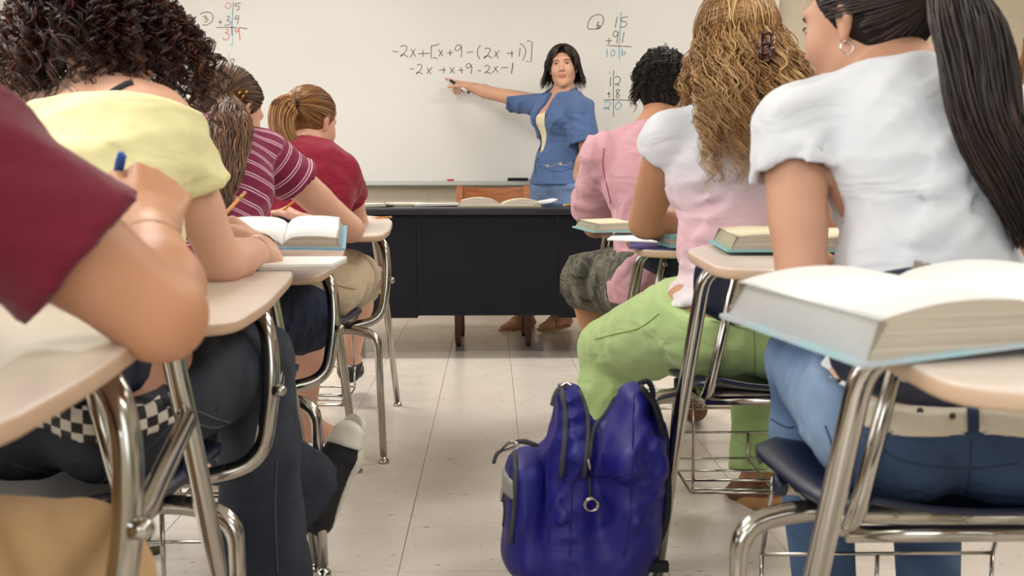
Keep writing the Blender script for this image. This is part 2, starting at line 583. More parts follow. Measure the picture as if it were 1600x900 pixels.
# -2x + x + 9 - 2x - 1
S(Z1, (255, 370), (300, 368))
S(Z1, (328, 335), (355, 322), (378, 340), (360, 385), (322, 422), (340, 400), (388, 422))
S(Z1, (430, 360), (468, 422)); S(Z1, (480, 352), (428, 415))
S(Z1, (552, 380), (620, 378)); S(Z1, (600, 348), (598, 413))
S(Z1, (655, 355), (705, 412)); S(Z1, (702, 355), (660, 412))
S(Z1, (742, 382), (792, 382)); S(Z1, (766, 352), (780, 414))
S(Z1, (868, 330), (845, 313), (820, 340), (840, 362), (865, 345), (872, 330), (878, 370), (868, 420))
S(Z1, (938, 388), (972, 387))
S(Z1, (1005, 345), (1035, 333), (1055, 352), (1035, 390), (1004, 415), (1025, 400), (1075, 418))
S(Z1, (1098, 345), (1140, 405)); S(Z1, (1140, 340), (1085, 408))
S(Z1, (1170, 358), (1240, 354)); S(Z1, (1290, 308), (1275, 420), w=1.2)
# circled 6 and 15 + 91 = 106
S(Z2, (150, 200), (95, 205), (82, 180), (105, 125), (155, 102), (190, 120), (190, 160), (165, 198), (140, 205))
S(Z2, (158, 152), (150, 185), (160, 198), (168, 185), (155, 178), w=1.2)
S(Z2, (290, 118), (275, 195)); S(Z2, (368, 120), (325, 125), (322, 150), (345, 152), (358, 170), (340, 190), (308, 188))
S(Z2, (295, 228), (275, 218), (260, 245), (275, 258), (294, 240), (296, 228), (286, 305)); S(Z2, (338, 225), (324, 302))
S(Z2, (208, 288), (254, 286)); S(Z2, (232, 265), (232, 310))
S(Z2, (213, 318), (300, 324), (390, 328))
S(Z2, (318, 84), (312, 180), (304, 320), (306, 418), ink='b')
S(Z2, (217, 346), (219, 402), ink='b'); S(Z2, (262, 348), (246, 365), (250, 392), (268, 388), (272, 362), (258, 346), ink='b')
S(Z2, (325, 340), (322, 385), (335, 390), (348, 372), (335, 362), (324, 380), ink='b')
# 12 + 8 = 20
S(Z2, (236, 500), (237, 522), ink='b', w=0.6); S(Z2, (244, 540), (240, 605))
S(Z2, (272, 545), (298, 538), (312, 562), (295, 588), (272, 594), (290, 592), (306, 606))
S(Z2, (218, 660), (243, 658)); S(Z2, (230, 645), (235, 688))
S(Z2, (305, 630), (285, 632), (288, 655), (305, 670), (298, 686), (282, 682), (292, 660), (308, 632))
S(Z2, (194, 703), (290, 702), (378, 706)); S(Z2, (264, 494), (262, 650), (264, 822), ink='t')
S(Z2, (200, 722), (225, 714), (242, 728), (225, 758), (200, 768), (200, 755), (225, 760), (238, 775), ink='b')
S(Z2, (300, 716), (280, 735), (278, 762), (298, 768), (318, 745), (310, 722), (296, 716), ink='b')
# circled 3 and 05 + 34 = 39, then 98
S(Z3, (100, 185), (150, 160), (220, 158), (265, 200), (255, 270), (190, 318), (130, 318))
S(Z3, (140, 215), (170, 205), (185, 222), (165, 240), (200, 245), (200, 265), (165, 282), (155, 280))
S(Z3, (430, 60), (425, 90), (455, 108), (492, 95), (498, 55), (465, 38), (435, 50), ink='r', w=0.8)
S(Z3, (622, 42), (565, 45), (552, 75), (590, 78), (608, 95), (595, 122), (562, 125)); S(Z3, (528, 28), (518, 200), (508, 345), ink='t')
S(Z3, (508, 335), (514, 455), ink='t', w=1.5); S(Z3, (518, 455), (520, 595), ink='p'); S(Z3, (505, 560), (497, 590), ink='p')
S(Z3, (335, 288), (385, 280)); S(Z3, (362, 255), (364, 312))
S(Z3, (440, 215), (470, 208), (478, 230), (445, 262), (485, 270), (490, 300), (460, 322), (412, 322), ink='s')
S(Z3, (580, 190), (545, 240), (600, 235)); S(Z3, (600, 195), (580, 310))
S(Z3, (308, 350), (420, 352), (560, 350)); S(Z3, (595, 352), (710, 368))
S(Z3, (430, 378), (465, 378), (455, 405), (425, 420), (470, 435), (470, 480), (440, 512), (405, 500), (392, 478), ink='r', w=0.9)
S(Z3, (598, 375), (575, 358), (552, 385), (565, 412), (592, 390), (600, 375), (605, 430), (615, 510), ink='r', w=1.1)
S(Z3, (472, 690), (475, 890), ink='p', w=0.7)
S(Z3, (455, 780), (435, 758), (390, 800), (395, 835), (430, 820), (455, 780), (450, 830), (440, 890))
S(Z3, (538, 750), (500, 762), (495, 790), (530, 830), (530, 870), (508, 888), (495, 870), (530, 800), (540, 755))

# ------------------------------------------------------------------ student desk-chairs
M_CHROME = mat('chrome_tube', 'aeaaa2', 0.13, 1.0, bump=(18.0, 0.02))
M_NAVY = mat('navy_plastic', '16203a', 0.3, bump=(900.0, 0.08), spec=0.5)
M_TABTOP = mat('tablet_laminate', 'cfc1b6', 0.3, vary=(6.0, 'c8b8ad', 0.6, (1, 3, 1)), spec=0.5)
M_TABEDGE = mat('tablet_edge', 'c3a68c', 0.45, vary=(9.0, 'b8977c', 0.5))
M_RUBBER = mat('black_rubber', '17171a', 0.6)
TAB_Z = 0.715
SLOPE = 0.045          # the tablets rise a little away from the sitter

def student_desk(label):
    t = thing('student_desk', label, 'desk', (0, 0, 0), 0, 'student desk-chairs in two rows')
    # tablet outline (x right, y forward); arm extension on the right
    out = [(-0.20, 0.045), (0.20, 0.045), (0.295, -0.06), (0.325, -0.22), (0.345, -0.55), (0.335, -0.74), (0.20, -0.74), (0.175, -0.56), (0.12, -0.39), (-0.18, -0.39), (-0.285, -0.35), (-0.29, -0.06)]
    pts = []
    n = len(out)
    for i in range(n):
        a, b, c = np.array(out[i - 1]), np.array(out[i]), np.array(out[(i + 1) % n])
        la, lc = np.linalg.norm(a - b), np.linalg.norm(c - b)
        r = min(0.07, la * .45, lc * .45)
        p0, p2 = b + (a - b) / la * r, b + (c - b) / lc * r
        for s in np.linspace(0, 1, 5):
            pts.append(tuple((1 - s) ** 2 * p0 + 2 * s * (1 - s) * b + s * s * p2))
    tab = prism('tablet_top', pts, TAB_Z - 0.020, TAB_Z, M_TABTOP, t, 0.006)
    tab.data.materials.append(M_TABEDGE)
    for p in tab.data.polygons:
        if p.normal.z < 0.6:
            p.material_index = 1
        p.use_smooth = abs(p.normal.z) < 0.95
    for v in tab.data.vertices:
        v.co.z += (v.co.y + 0.35) * SLOPE
    zt = TAB_Z - 0.036
    r = 0.0155
    # front legs: bend under the tablet, splay down, swaged ends
    for s in (-1, 1):
        path = fillet([(s * 0.02, -0.06, zt + .012), (s * 0.235, -0.015, zt + .014), (s * 0.275, 0.045, 0.36), (s * 0.305, 0.10, 0.02)], 0.055, 7)
        rad = [r] * 12 + [r] * 6 + [r * 0.9, r * 0.8, r * 0.72]
        leg = tube('front_leg', path, [r, r, r, r, r, r * 0.98, r * 0.95, r * .9, r * .72], M_CHROME, t, 14)
        lathe('glide', [(0.006, 0.0), (0.017, 0.0), (0.0175, 0.006), (0.013, 0.013), (0.007, 0.016), (0.007, 0.035)], M_CHROME, leg, 14, (s * 0.306, 0.102, 0))
    # arm tube on the right: rises from under the seat to the tablet
    zs = 0.385
    arm = tube('arm_tube', fillet([(-0.20, -0.47, zs), (0.20, -0.47, zs), (0.305, -0.44, zs + 0.02), (0.325, -0.42, 0.56), (0.31, -0.40, zt), (0.10, -0.30, zt), (0.0, -0.12, zt + .008)], 0.085, 7), r, M_CHROME, t, 14)
    tube('tube_cap', [(-0.197, -0.47, zs), (-0.212, -0.47, zs)], r * 1.08, M_NAVY, arm, 14)
    # brace between arm tube and front right leg
    br = tube('brace', fillet([(0.324, -0.425, 0.535), (0.322, -0.38, 0.535), (0.262, -0.01, 0.545), (0.250, 0.01, 0.55)], 0.02, 4), r * 0.82, M_CHROME, t, 12)
    for p in ((0.326, -0.43, 0.535),):
        lathe('bolt', [(0.004, -0.012), (0.011, -0.012), (0.011, 0.004), (0.006, 0.010)], M_CHROME, br, 8, (p[0] + 0.012, p[1], p[2]), Matrix.Rotation(math.pi / 2, 4, 'Y'))
    # seat shell
    nx, ny = 15, 13
    vs, fs = [], []
    def seat_pt(u, v):                       # u -1..1 across, v 0 rear .. 1 front
        w = 0.245 * (1.0 - 0.10 * (1 - v) ** 2) * (1 - 0.05 * max(0, v - 0.75) / 0.25)
        x = u * w * (1 - 0.10 * abs(2 * v - 1) ** 4)
        y = -0.80 + 0.44 * v
        z = 0.440 + 0.022 * abs(u) ** 2.5 - 0.016 * math.exp(-((v - 0.35) / 0.3) ** 2) * (1 - u * u)
        z -= 0.045 * max(0, (v - 0.80) / 0.2) ** 2
        z += 0.012 * max(0, (0.15 - v) / 0.15) - 0.02 * max(0, abs(u) - 0.9) / 0.1
        return x, y, z
    for k in (0, 1):
        for j in range(ny):
            for i in range(nx):
                x, y, z = seat_pt(-1 + 2 * i / (nx - 1), j / (ny - 1))
                vs.append((x, y, z - 0.009 * k))
    def grid_faces(nx, ny):
        f = []
        m = nx * ny
        for j in range(ny - 1):
            for i in range(nx - 1):
                a = j * nx + i
                f.append((a, a + 1, a + nx + 1, a + nx))
                f.append((m + a, m + a + nx, m + a + nx + 1, m + a + 1))
        ring = [i for i in range(nx)] + [j * nx + nx - 1 for j in range(1, ny)] + [(ny - 1) * nx + i for i in range(nx - 2, -1, -1)] + [j * nx for j in range(ny - 2, 0, -1)]
        for a, b in zip(ring, ring[1:] + ring[:1]):
            f.append((b, a, m + a, m + b))
        return f
    pydata('seat', vs, grid_faces(nx, ny), M_NAVY, t, True)
    # backrest shell: bowed, with rounded corners
    nx, ny = 17, 9
    vs = []
    for k in (0, 1):
        for j in range(ny):
            v = -1 + 2 * j / (ny - 1)
            for i in range(nx):
                u = -1 + 2 * i / (nx - 1)
                w = 0.225 * (1 - 0.16 * abs(v) ** 5 - (0.07 if v < 0 else 0.0) * abs(v) ** 1.5)
                x = u * w
                z = 0.668 + v * 0.088 * (1 - 0.22 * abs(u) ** 5) - (0.012 * u * u if v < 0 else -0.0)
                y = -0.805 + 0.055 * u * u - 0.012 * v - 0.010 * v * v
                vs.append((x, y - 0.008 * k, z))
    ff = grid_faces(nx, ny)
    pydata('backrest', vs, [tuple(reversed(q)) for q in ff], M_NAVY, t, True)
    # backrest supports
    for s in (-1, 1):
        sp = tube('back_support', fillet([(s * 0.19, -0.50, 0.405), (s * 0.20, -0.79, 0.408), (s * 0.135, -0.828, 0.76)], 0.06, 7), [0.0125, 0.0125, 0.0125, 0.0125, 0.0125, 0.010], M_CHROME, t, 12)
        lathe('bolt', [(0.003, -0.004), (0.0085, -0.004), (0.0085, 0.003), (0.005, 0.006), (0.001, 0.006)], M_CHROME, sp, 10, (s * 0.157, -0.838, 0.625), Matrix.Rotation(math.pi / 2, 4, 'X'))
    tube('seat_bar', [(-0.20, -0.775, 0.409), (0.20, -0.775, 0.409)], 0.011, M_CHROME, t, 10)
    # rear legs: cross tube bending down at both ends
    for s in (-1, 1):
        leg = tube('rear_leg', fillet([(0, -0.66, 0.395), (s * 0.235, -0.66, 0.405), (s * 0.315, -0.67, 0.385), (s * 0.335, -0.73, 0.02)], 0.075, 7), [r, r, r, r, r * .96, r * .72], M_CHROME, t, 14)
        lathe('glide', [(0.006, 0.0), (0.017, 0.0), (0.0175, 0.006), (0.013, 0.013), (0.007, 0.016), (0.007, 0.03)], M_CHROME, leg, 14, (s * 0.336, -0.732, 0))
    # wire book rack under the seat
    wr = 0.0032
    wires = []
    for y, z in ((-0.36, 0.235), (-0.36, 0.165), (-0.44, 0.155), (-0.52, 0.153), (-0.60, 0.155), (-0.66, 0.165), (-0.66, 0.195)):
        wires.append(([(-0.20, y, z), (0.20, y, z)], wr))
    for x in (-0.20, 0.0, 0.20):
        wires.append((fillet([(x, -0.36, 0.235), (x, -0.36, 0.160), (x, -0.66, 0.160), (x, -0.66, 0.198)], 0.012, 3), wr * 1.15))
    for x in (-0.20, 0.20):
        wires.append(([(x, -0.36, 0.235), (x, -0.42, 0.385)], wr * 1.2))
        wires.append(([(x, -0.66, 0.195), (x, -0.655, 0.395)], wr * 1.2))
    tube('wire_rack', wires[0][0], wires[0][1], M_CHROME, t, 6, extra=wires[1:])
    return t

LEFT_X, RIGHT_X = -0.672, 0.665
DESKS = {'L1': (LEFT_X, 1.42), 'L2': (LEFT_X - 0.03, 2.23), 'L3': (LEFT_X - 0.04, 3.03), 'L4': (LEFT_X, 3.97),
         'R1': (RIGHT_X, 1.20), 'R2': (RIGHT_X, 2.11), 'R3': (RIGHT_X, 3.03), 'R4': (RIGHT_X, 3.90), 'S3': (1.625, 3.58)}
DESK_LABEL = {
    'L1': 'student desk nearest on the left, its tablet under the maroon sleeved elbow',
    'L2': 'student desk carrying the sheets and open book of the curly haired girl',
    'L3': 'student desk of the girl in the striped shirt, third in the left row',
    'L4': 'student desk with the notebook and loose pencil, closest to the teacher on the left',
    'R1': 'student desk nearest on the right under the large open textbook',
    'R2': 'student desk behind the blonde girl, used by the girl in the white T-shirt',
    'R3': 'student desk with the blue folder and books beside the blonde girl',
    'R4': 'student desk of the person in the pink shirt, front of the right row',
    'S3': 'student desk at the far right edge of the classroom'}
DESK_S = {'L1': 1.03, 'L2': .975, 'L3': .965, 'L4': 1.02, 'R1': 1.0, 'R2': 1.03, 'R3': .985, 'R4': 1.02, 'S3': 1.0}
def tab_pt(k, x, y, lift=.001):
    """a point on the sloping tablet of a desk"""
    return V3(x, y, DESK_S[k] * (TAB_Z + (y - DESKS[k][1] + .35) * SLOPE) + lift)
proto = None
DESK_OBJ = {}
for k, (x, y) in DESKS.items():
    if proto is None:
        proto = o = student_desk(DESK_LABEL[k])
    else:
        o = copy_tree(proto)
    o.location = (x, y, 0)
    o.scale = (1, 1, DESK_S[k])
    o['label'] = DESK_LABEL[k]
    DESK_OBJ[k] = o

# ------------------------------------------------------------------ organic shapes: blended solids turned into one continuous surface
def rc(a, b, ra, rb, k=0.02, fl=None):
    """tapered limb from a to b; fl=(axis,factor) flattens or widens it across an axis"""
    return ('rc', np.asarray(a, float), np.asarray(b, float), ra, rb, k, fl)

def el(c, r, axes=None, k=0.03):
    r = (r, r, r) if np.isscalar(r) else r
    return ('el', np.asarray(c, float), np.asarray(r, float), np.eye(3) if axes is None else np.asarray(axes, float), k)

def frame(fwd, up):
    """rows: right, fwd, up"""
    f = unit(fwd)
    r = unit(np.cross(f, up))
    u = np.cross(r, f)
    return np.array([r, f, u])

def prim_box(p, off):
    if p[0] == 'rc':
        _, a, b, ra, rb, k, flt = p
        r = max(ra, rb) * (max(1.0, flt[1]) if flt else 1.0) + off
        return np.minimum(a, b) - r, np.maximum(a, b) + r, k
    _, c, r, ax, k = p
    e = np.abs(ax).T @ r + off
    return c - e, c + e, k

def prim_eval(p, X, Y, Z, off):
    if p[0] == 'rc':
        _, a, b, ra, rb, k, flt = p
        ba = b - a
        L2 = max(1e-12, float(ba @ ba))
        px, py, pz = X - a[0], Y - a[1], Z - a[2]
        t = np.clip((px * ba[0] + py * ba[1] + pz * ba[2]) / L2, 0, 1)
        qx, qy, qz = px - t * ba[0], py - t * ba[1], pz - t * ba[2]
        if flt:
            ax, fac = unit(flt[0]), flt[1]
            s = (qx * ax[0] + qy * ax[1] + qz * ax[2]) * (1.0 / fac - 1.0)
            qx, qy, qz = qx + s * ax[0], qy + s * ax[1], qz + s * ax[2]
        return np.sqrt(qx * qx + qy * qy + qz * qz) - (ra + (rb - ra) * t) - off
    _, c, r, ax, k = p
    px, py, pz = X - c[0], Y - c[1], Z - c[2]
    k0 = 0.0
    k1 = 0.0
    for i in range(3):
        q = px * ax[i][0] + py * ax[i][1] + pz * ax[i][2]
        qr = q / (r[i] + off)
        k0 = k0 + qr * qr
        qq = qr / (r[i] + off)
        k1 = k1 + qq * qq
    k0 = np.sqrt(k0)
    return k0 * (k0 - 1.0) / np.maximum(1e-6, np.sqrt(k1))

def smin(a, b, k):
    h = np.maximum(k - np.abs(a - b), 0) / k
    return np.minimum(a, b) - h * h * k * 0.25

class Grid:
    def __init__(s, lo, hi, res):
        s.res = res
        s.lo = np.asarray(lo, float)
        s.n = np.maximum(3, np.ceil((np.asarray(hi, float) - s.lo) / res).astype(int) + 1)
        s.ax = [(s.lo[i] + res * np.arange(s.n[i])).astype(np.float32) for i in range(3)]
    def full(s):
        return s.ax[0][:, None, None], s.ax[1][None, :, None], s.ax[2][None, None, :]
    def union(s, prims, off=0.0, D=None, kmul=1.0):
        if D is None:
            D = np.full(tuple(s.n), 0.5, np.float32)
        for p in prims:
            neg = isinstance(p[0], str) and p[0] == 'neg'
            q = p[1] if neg else p
            lo, hi, k = prim_box(q, off)
            k = k * kmul
            m = k + 3 * s.res
            i0 = np.clip(np.floor((lo - m - s.lo) / s.res).astype(int), 0, s.n)
            i1 = np.clip(np.ceil((hi + m - s.lo) / s.res).astype(int) + 1, 0, s.n)
            if np.any(i1 <= i0):
                continue
            sl = tuple(slice(i0[i], i1[i]) for i in range(3))
            d = prim_eval(q, s.ax[0][sl[0]][:, None, None], s.ax[1][sl[1]][None, :, None], s.ax[2][sl[2]][None, None, :], 0.0 if neg else off).astype(np.float32)
            if neg:
                D[sl] = -smin(-D[sl], d, k)
            else:
                D[sl] = smin(D[sl], d, k)
        return D
    def plane(s, pt, n):
        n = unit(n)
        X, Y, Z = s.full()
        return ((X - pt[0]) * n[0] + (Y - pt[1]) * n[1] + (Z - pt[2]) * n[2]).astype(np.float32)

def bounds_of(prims, off=0.0, pad=0.02):
    los, his = zip(*[prim_box(p, off)[:2] for p in prims if p[0] != 'neg'])
    return np.min(los, 0) - pad, np.max(his, 0) + pad

def surface(D, g):
    """surface nets"""
    ins = D < 0
    c = ins[:-1, :-1, :-1].astype(np.int8)
    tot = np.zeros(c.shape, np.int8)
    for dx in (0, 1):
        for dy in (0, 1):
            for dz in (0, 1):
                tot += ins[dx:dx + c.shape[0], dy:dy + c.shape[1], dz:dz + c.shape[2]]
    act = (tot > 0) & (tot < 8)
    I = np.argwhere(act)
    idx = np.full(c.shape, -1, np.int32)
    idx[act] = np.arange(len(I))
    corner = [(dx, dy, dz) for dx in (0, 1) for dy in (0, 1) for dz in (0, 1)]
    val = np.stack([D[I[:, 0] + a, I[:, 1] + b, I[:, 2] + d] for a, b, d in corner], 1)
    acc = np.zeros((len(I), 3)); cnt = np.zeros(len(I))
    for i in range(8):
        for j in range(i + 1, 8):
            ca, cb = np.array(corner[i]), np.array(corner[j])
            if np.abs(ca - cb).sum() != 1:
                continue
            va, vb = val[:, i], val[:, j]
            m = (va < 0) != (vb < 0)
            t = np.where(m, va / np.where(m, va - vb, 1), 0)
            acc += np.where(m[:, None], ca + (cb - ca) * t[:, None], 0)
            cnt += m
    V = g.lo + (I + acc / cnt[:, None]) * g.res
    Q = []
    for ax in range(3):
        sl0 = [slice(None)] * 3; sl1 = [slice(None)] * 3
        sl0[ax] = slice(0, -1); sl1[ax] = slice(1, None)
        a, b = ins[tuple(sl0)], ins[tuple(sl1)]
        E = np.argwhere(a != b)
        o1, o2 = (ax + 1) % 3, (ax + 2) % 3
        ok = (E[:, o1] > 0) & (E[:, o2] > 0) & (E[:, o1] < ins.shape[o1] - 1) & (E[:, o2] < ins.shape[o2] - 1)
        E = E[ok]
        flip = a[E[:, 0], E[:, 1], E[:, 2]]
        def cell(d1, d2):
            C = E.copy(); C[:, o1] += d1; C[:, o2] += d2
            return idx[C[:, 0], C[:, 1], C[:, 2]]
        q = np.stack([cell(-1, -1), cell(0, -1), cell(0, 0), cell(-1, 0)], 1)
        q[~flip] = q[~flip][:, ::-1]
        Q.append(q)
    Q = np.concatenate(Q)
    Q = Q[(Q >= 0).all(1)]
    return V, Q

def relax(V, Q, it=1, lam=0.5):
    e = np.concatenate([Q[:, [0, 1]], Q[:, [1, 2]], Q[:, [2, 3]], Q[:, [3, 0]]])
    for _ in range(it):
        s = np.zeros_like(V); c = np.zeros(len(V))
        for d in range(3):
            s[:, d] = np.bincount(e[:, 0], V[e[:, 1], d], len(V)) + np.bincount(e[:, 1], V[e[:, 0], d], len(V))
        c = np.bincount(e[:, 0], minlength=len(V)) + np.bincount(e[:, 1], minlength=len(V))
        V = V + lam * (s / np.maximum(1, c)[:, None] - V)
    return V

def wrinkle(seed, along, lam=0.06, amp=0.003, cross=0.25, where=None):
    """folds that run along a direction; returns a displacement on grid coordinates"""
    rg = np.random.RandomState(seed)
    a = unit(along)
    b = unit(np.cross(a, [0.31, 0.52, 0.8]))
    c = np.cross(a, b)
    ph = rg.rand(8) * 6.28
    def f(X, Y, Z):
        A = X * a[0] + Y * a[1] + Z * a[2]
        B = X * b[0] + Y * b[1] + Z * b[2]
        C = X * c[0] + Y * c[1] + Z * c[2]
        w = 2 * np.pi / lam
        warp = 1.6 * np.sin(A * w * cross + ph[0] + 2 * np.sin(B * w * .21 + ph[1])) + 1.2 * np.sin(C * w * .3 + A * w * .35 + ph[2])
        s1 = np.sin((B + 0.6 * C) * w + warp + ph[3])
        s2 = np.sin((B * 0.5 - C) * w * 1.37 + 1.3 * warp + ph[4])
        mask = 0.5 + 0.5 * np.sin(A * w * .3 + C * w * .22 + ph[5]) * np.sin(B * w * .27 + ph[6])
        d = 1.5 * amp * mask * (np.maximum(s1, -0.3) + 0.6 * np.maximum(s2, -0.4))
        if where is not None:
            wp, wr = where
            d = d * np.exp(-((X - wp[0]) ** 2 + (Y - wp[1]) ** 2 + (Z - wp[2]) ** 2) / (wr * wr))
        return d
    return f

SURF = {}      # world-space surfaces kept for laying seams and buttons on the cloth
from mathutils.bvhtree import BVHTree

def keep(key, V, Q):
    SURF[key] = BVHTree.FromPolygons([tuple(v) for v in V], [tuple(int(i) for i in q) for q in Q])

def on_surface(key, px, py, lift=0.001):
    """the point of a kept surface seen behind a photo pixel"""
    r = _F * FPX + _R * (px - 800.0) - _U * (py - 450.0)
    r = r / np.linalg.norm(r)
    h = SURF[key].ray_cast(Vector(CAM), Vector(r))
    if h[0] is None:
        h2 = SURF[key].find_nearest(Vector(CAM + r * 3))
        return None
    n = np.array(h[1]); n = n if n @ r < 0 else -n
    return np.array(h[0]) + n * lift

def seam(name, key, pix, rad, material, parent, base, n=6):
    P = [on_surface(key, x, y, rad * 0.3) for x, y in catmull([(x, y, 0) for x, y in pix], n)[:, :2]]
    P = [p for p in P if p is not None]
    if len(P) < 3:
        return None
    P = np.array(P)
    ok = [0]
    for i in range(1, len(P)):
        if np.linalg.norm(P[i] - P[ok[-1]]) < 0.06:
            ok.append(i)
    P = P[ok]
    if len(P) < 3:
        return None
    return tube(name, P - base, rad, material, parent, 6)

def solid(name, groups, res, material, parent, base, off=0.0, cuts=(), bumps=(), k=0.02, key=None, attrs=None, smooth_it=1, box_=None, inner=None, post=None):
    """groups: list of (prims, [(pt, normal, hem)], off) blended together; cuts: planes that end the whole piece"""
    allp = [p for gr in groups for p in gr[0]]
    if box_ is None:
        lo, hi = bounds_of(allp, off + max([gr[2] for gr in groups] + [0]) + 0.01, 0.02)
    else:
        lo, hi = box_
    g = Grid(lo, hi, res)
    D = None
    for (prims, planes, o2) in groups:
        d = g.union(prims, off + o2)
        for (pt, n, hem) in planes:
            pl = g.plane(pt, n)
            if hem:
                d = d - hem * np.clip(1.0 - np.abs(pl + 0.008) / 0.010, 0, 1)
            d = np.maximum(d, pl)
        D = d if D is None else smin(D, d, k)
    X, Y, Z = g.full()
    for f in bumps:
        D = D - f(X, Y, Z).astype(np.float32)
    for (pt, n, hem) in cuts:
        pl = g.plane(pt, n)
        if hem:
            D = D - hem * np.clip(1.0 - np.abs(pl + 0.008) / 0.010, 0, 1)
        D = np.maximum(D, pl)
    if inner is not None:
        for p in inner:
            D = np.maximum(D, -g.union([p]))
    if post is not None:
        D = post(D, X, Y, Z)
    V, Q = surface(D, g)
    if smooth_it:
        V = relax(V, Q, smooth_it)
    if key:
        keep(key, V, Q)
    me = np_mesh(name, V - base, Q)
    if attrs:
        for an, fn in attrs.items():
            a = me.attributes.new(an, 'FLOAT', 'POINT')
            a.data.foreach_set('value', np.ascontiguousarray(fn(V), dtype=np.float32))
    return link(name, me, material, parent)

def strands(name, paths, rad, material, parent, base, tint, sides=3, taper=0.25):
    """hair: paths (N,M,3) in world space, each a thin tapering strand"""
    P = np.asarray(paths, float)
    N, M, _ = P.shape
    T = np.gradient(P, axis=1)
    T /= np.maximum(1e-9, np.linalg.norm(T, axis=2))[..., None]
    ref = np.array([0.37, 0.61, 0.70])
    A = np.cross(T, ref); A /= np.maximum(1e-9, np.linalg.norm(A, axis=2))[..., None]
    B = np.cross(T, A)
    s = np.linspace(0, 1, M)
    prof = np.clip(np.minimum(np.minimum(1.0, (1 - s) / 0.35), .25 + s / .12), taper, 1.0)
    r = (np.asarray(rad) * np.ones(N))[:, None] * prof[None, :]
    V = np.empty((N, M, sides, 3))
    for k in range(sides):
        a = 2 * math.pi * k / sides
        V[:, :, k] = P + r[..., None] * (math.cos(a) * A + math.sin(a) * B)
    base_i = (np.arange(N)[:, None, None] * M + np.arange(M - 1)[None, :, None]) * sides
    k0 = np.arange(sides)[None, None, :]
    k1 = (k0 + 1) % sides
    Q = np.stack([base_i + k0, base_i + k1, base_i + sides + k1, base_i + sides + k0], -1).reshape(-1, 4)
    me = np_mesh(name, V.reshape(-1, 3) - base, Q)
    a = me.attributes.new('tint', 'FLOAT', 'POINT')
    a.data.foreach_set('value', np.repeat(np.asarray(tint, np.float32), M * sides))
    return link(name, me, material, parent)

# ------------------------------------------------------------------ people
def lerp(a, b, t):
    return np.asarray(a) * (1 - t) + np.asarray(b) * t

def hand_prims(wr, direction, normal, side, curls=(0.5, 0.5, 0.5, 0.5), thumb=(0.7, 0.4), sc=1.0, spread=0.06):
    """palm and five fingers. direction: wrist to knuckles, normal: out of the back of the hand.
    side=+1 right hand, -1 left hand; curls in radians per joint for index..little"""
    d = unit(direction)
    n = unit(np.asarray(normal) - d * (np.asarray(normal) @ d))
    x = np.cross(d, n) * side          # towards the thumb side (right hand, palm down: thumb to the left)
    x = -x
    P = []
    wr = np.asarray(wr, float)
    kn = []
    for i, (xo, ln) in enumerate(((0.026, 0.088), (0.008, 0.092), (-0.010, 0.087), (-0.027, 0.078))):
        b = wr + x * xo * 0.55 * sc + d * 0.008 * sc
        kpt = wr + x * xo * sc + d * ln * sc
        kn.append(kpt)
        P.append(rc(b, kpt, 0.0145 * sc, 0.0105 * sc, 0.014))
    P.append(rc(wr - d * 0.03 * sc, wr + d * 0.015 * sc, 0.026 * sc, 0.022 * sc, 0.02, (n, 0.78)))
    lens = ((0.042, 0.025, 0.020), (0.046, 0.029, 0.021), (0.043, 0.027, 0.021), (0.034, 0.020, 0.018))
    tips = []
    for i in range(4):
        p = kn[i]
        sp = (1.5 - i) * spread
        dd = unit(d + x * sp)
        ang = 0.0
        r = (0.0092, 0.0095, 0.0090, 0.0080)[i] * sc
        c = curls[i]
        for j in range(3):
            ang += c * (1.0, 1.15, 0.75)[j]
            v = dd * math.cos(ang) - n * math.sin(ang)
            q = p + v * lens[i][j] * sc
            P.append(rc(p, q, r * (1 - 0.06 * j), r * (0.93 - 0.08 * j), 0.004))
            p = q
        tips.append(p)
    # thumb from the side of the palm near its base
    tb = wr + x * 0.022 * sc + d * 0.022 * sc - n * 0.004 * sc
    a, c = thumb
    v1 = unit(d * math.cos(a) + x * math.sin(a) - n * 0.25)
    m = tb + v1 * 0.043 * sc
    v2 = unit(v1 * math.cos(c) + (d * 0.8 - x * 0.3 - n * 0.4) * math.sin(c))
    q = m + v2 * 0.032 * sc
    v3 = unit(v2 * math.cos(c * .6) + (d * 0.7 - x * 0.5 - n * 0.3) * math.sin(c * .6))
    t = q + v3 * 0.024 * sc
    P += [rc(tb, m, 0.0165 * sc, 0.0115 * sc, 0.010), rc(m, q, 0.0112 * sc, 0.0100 * sc, 0.004), rc(q, t, 0.0098 * sc, 0.0078 * sc, 0.004)]
    tips.append(t)
    return P, tips

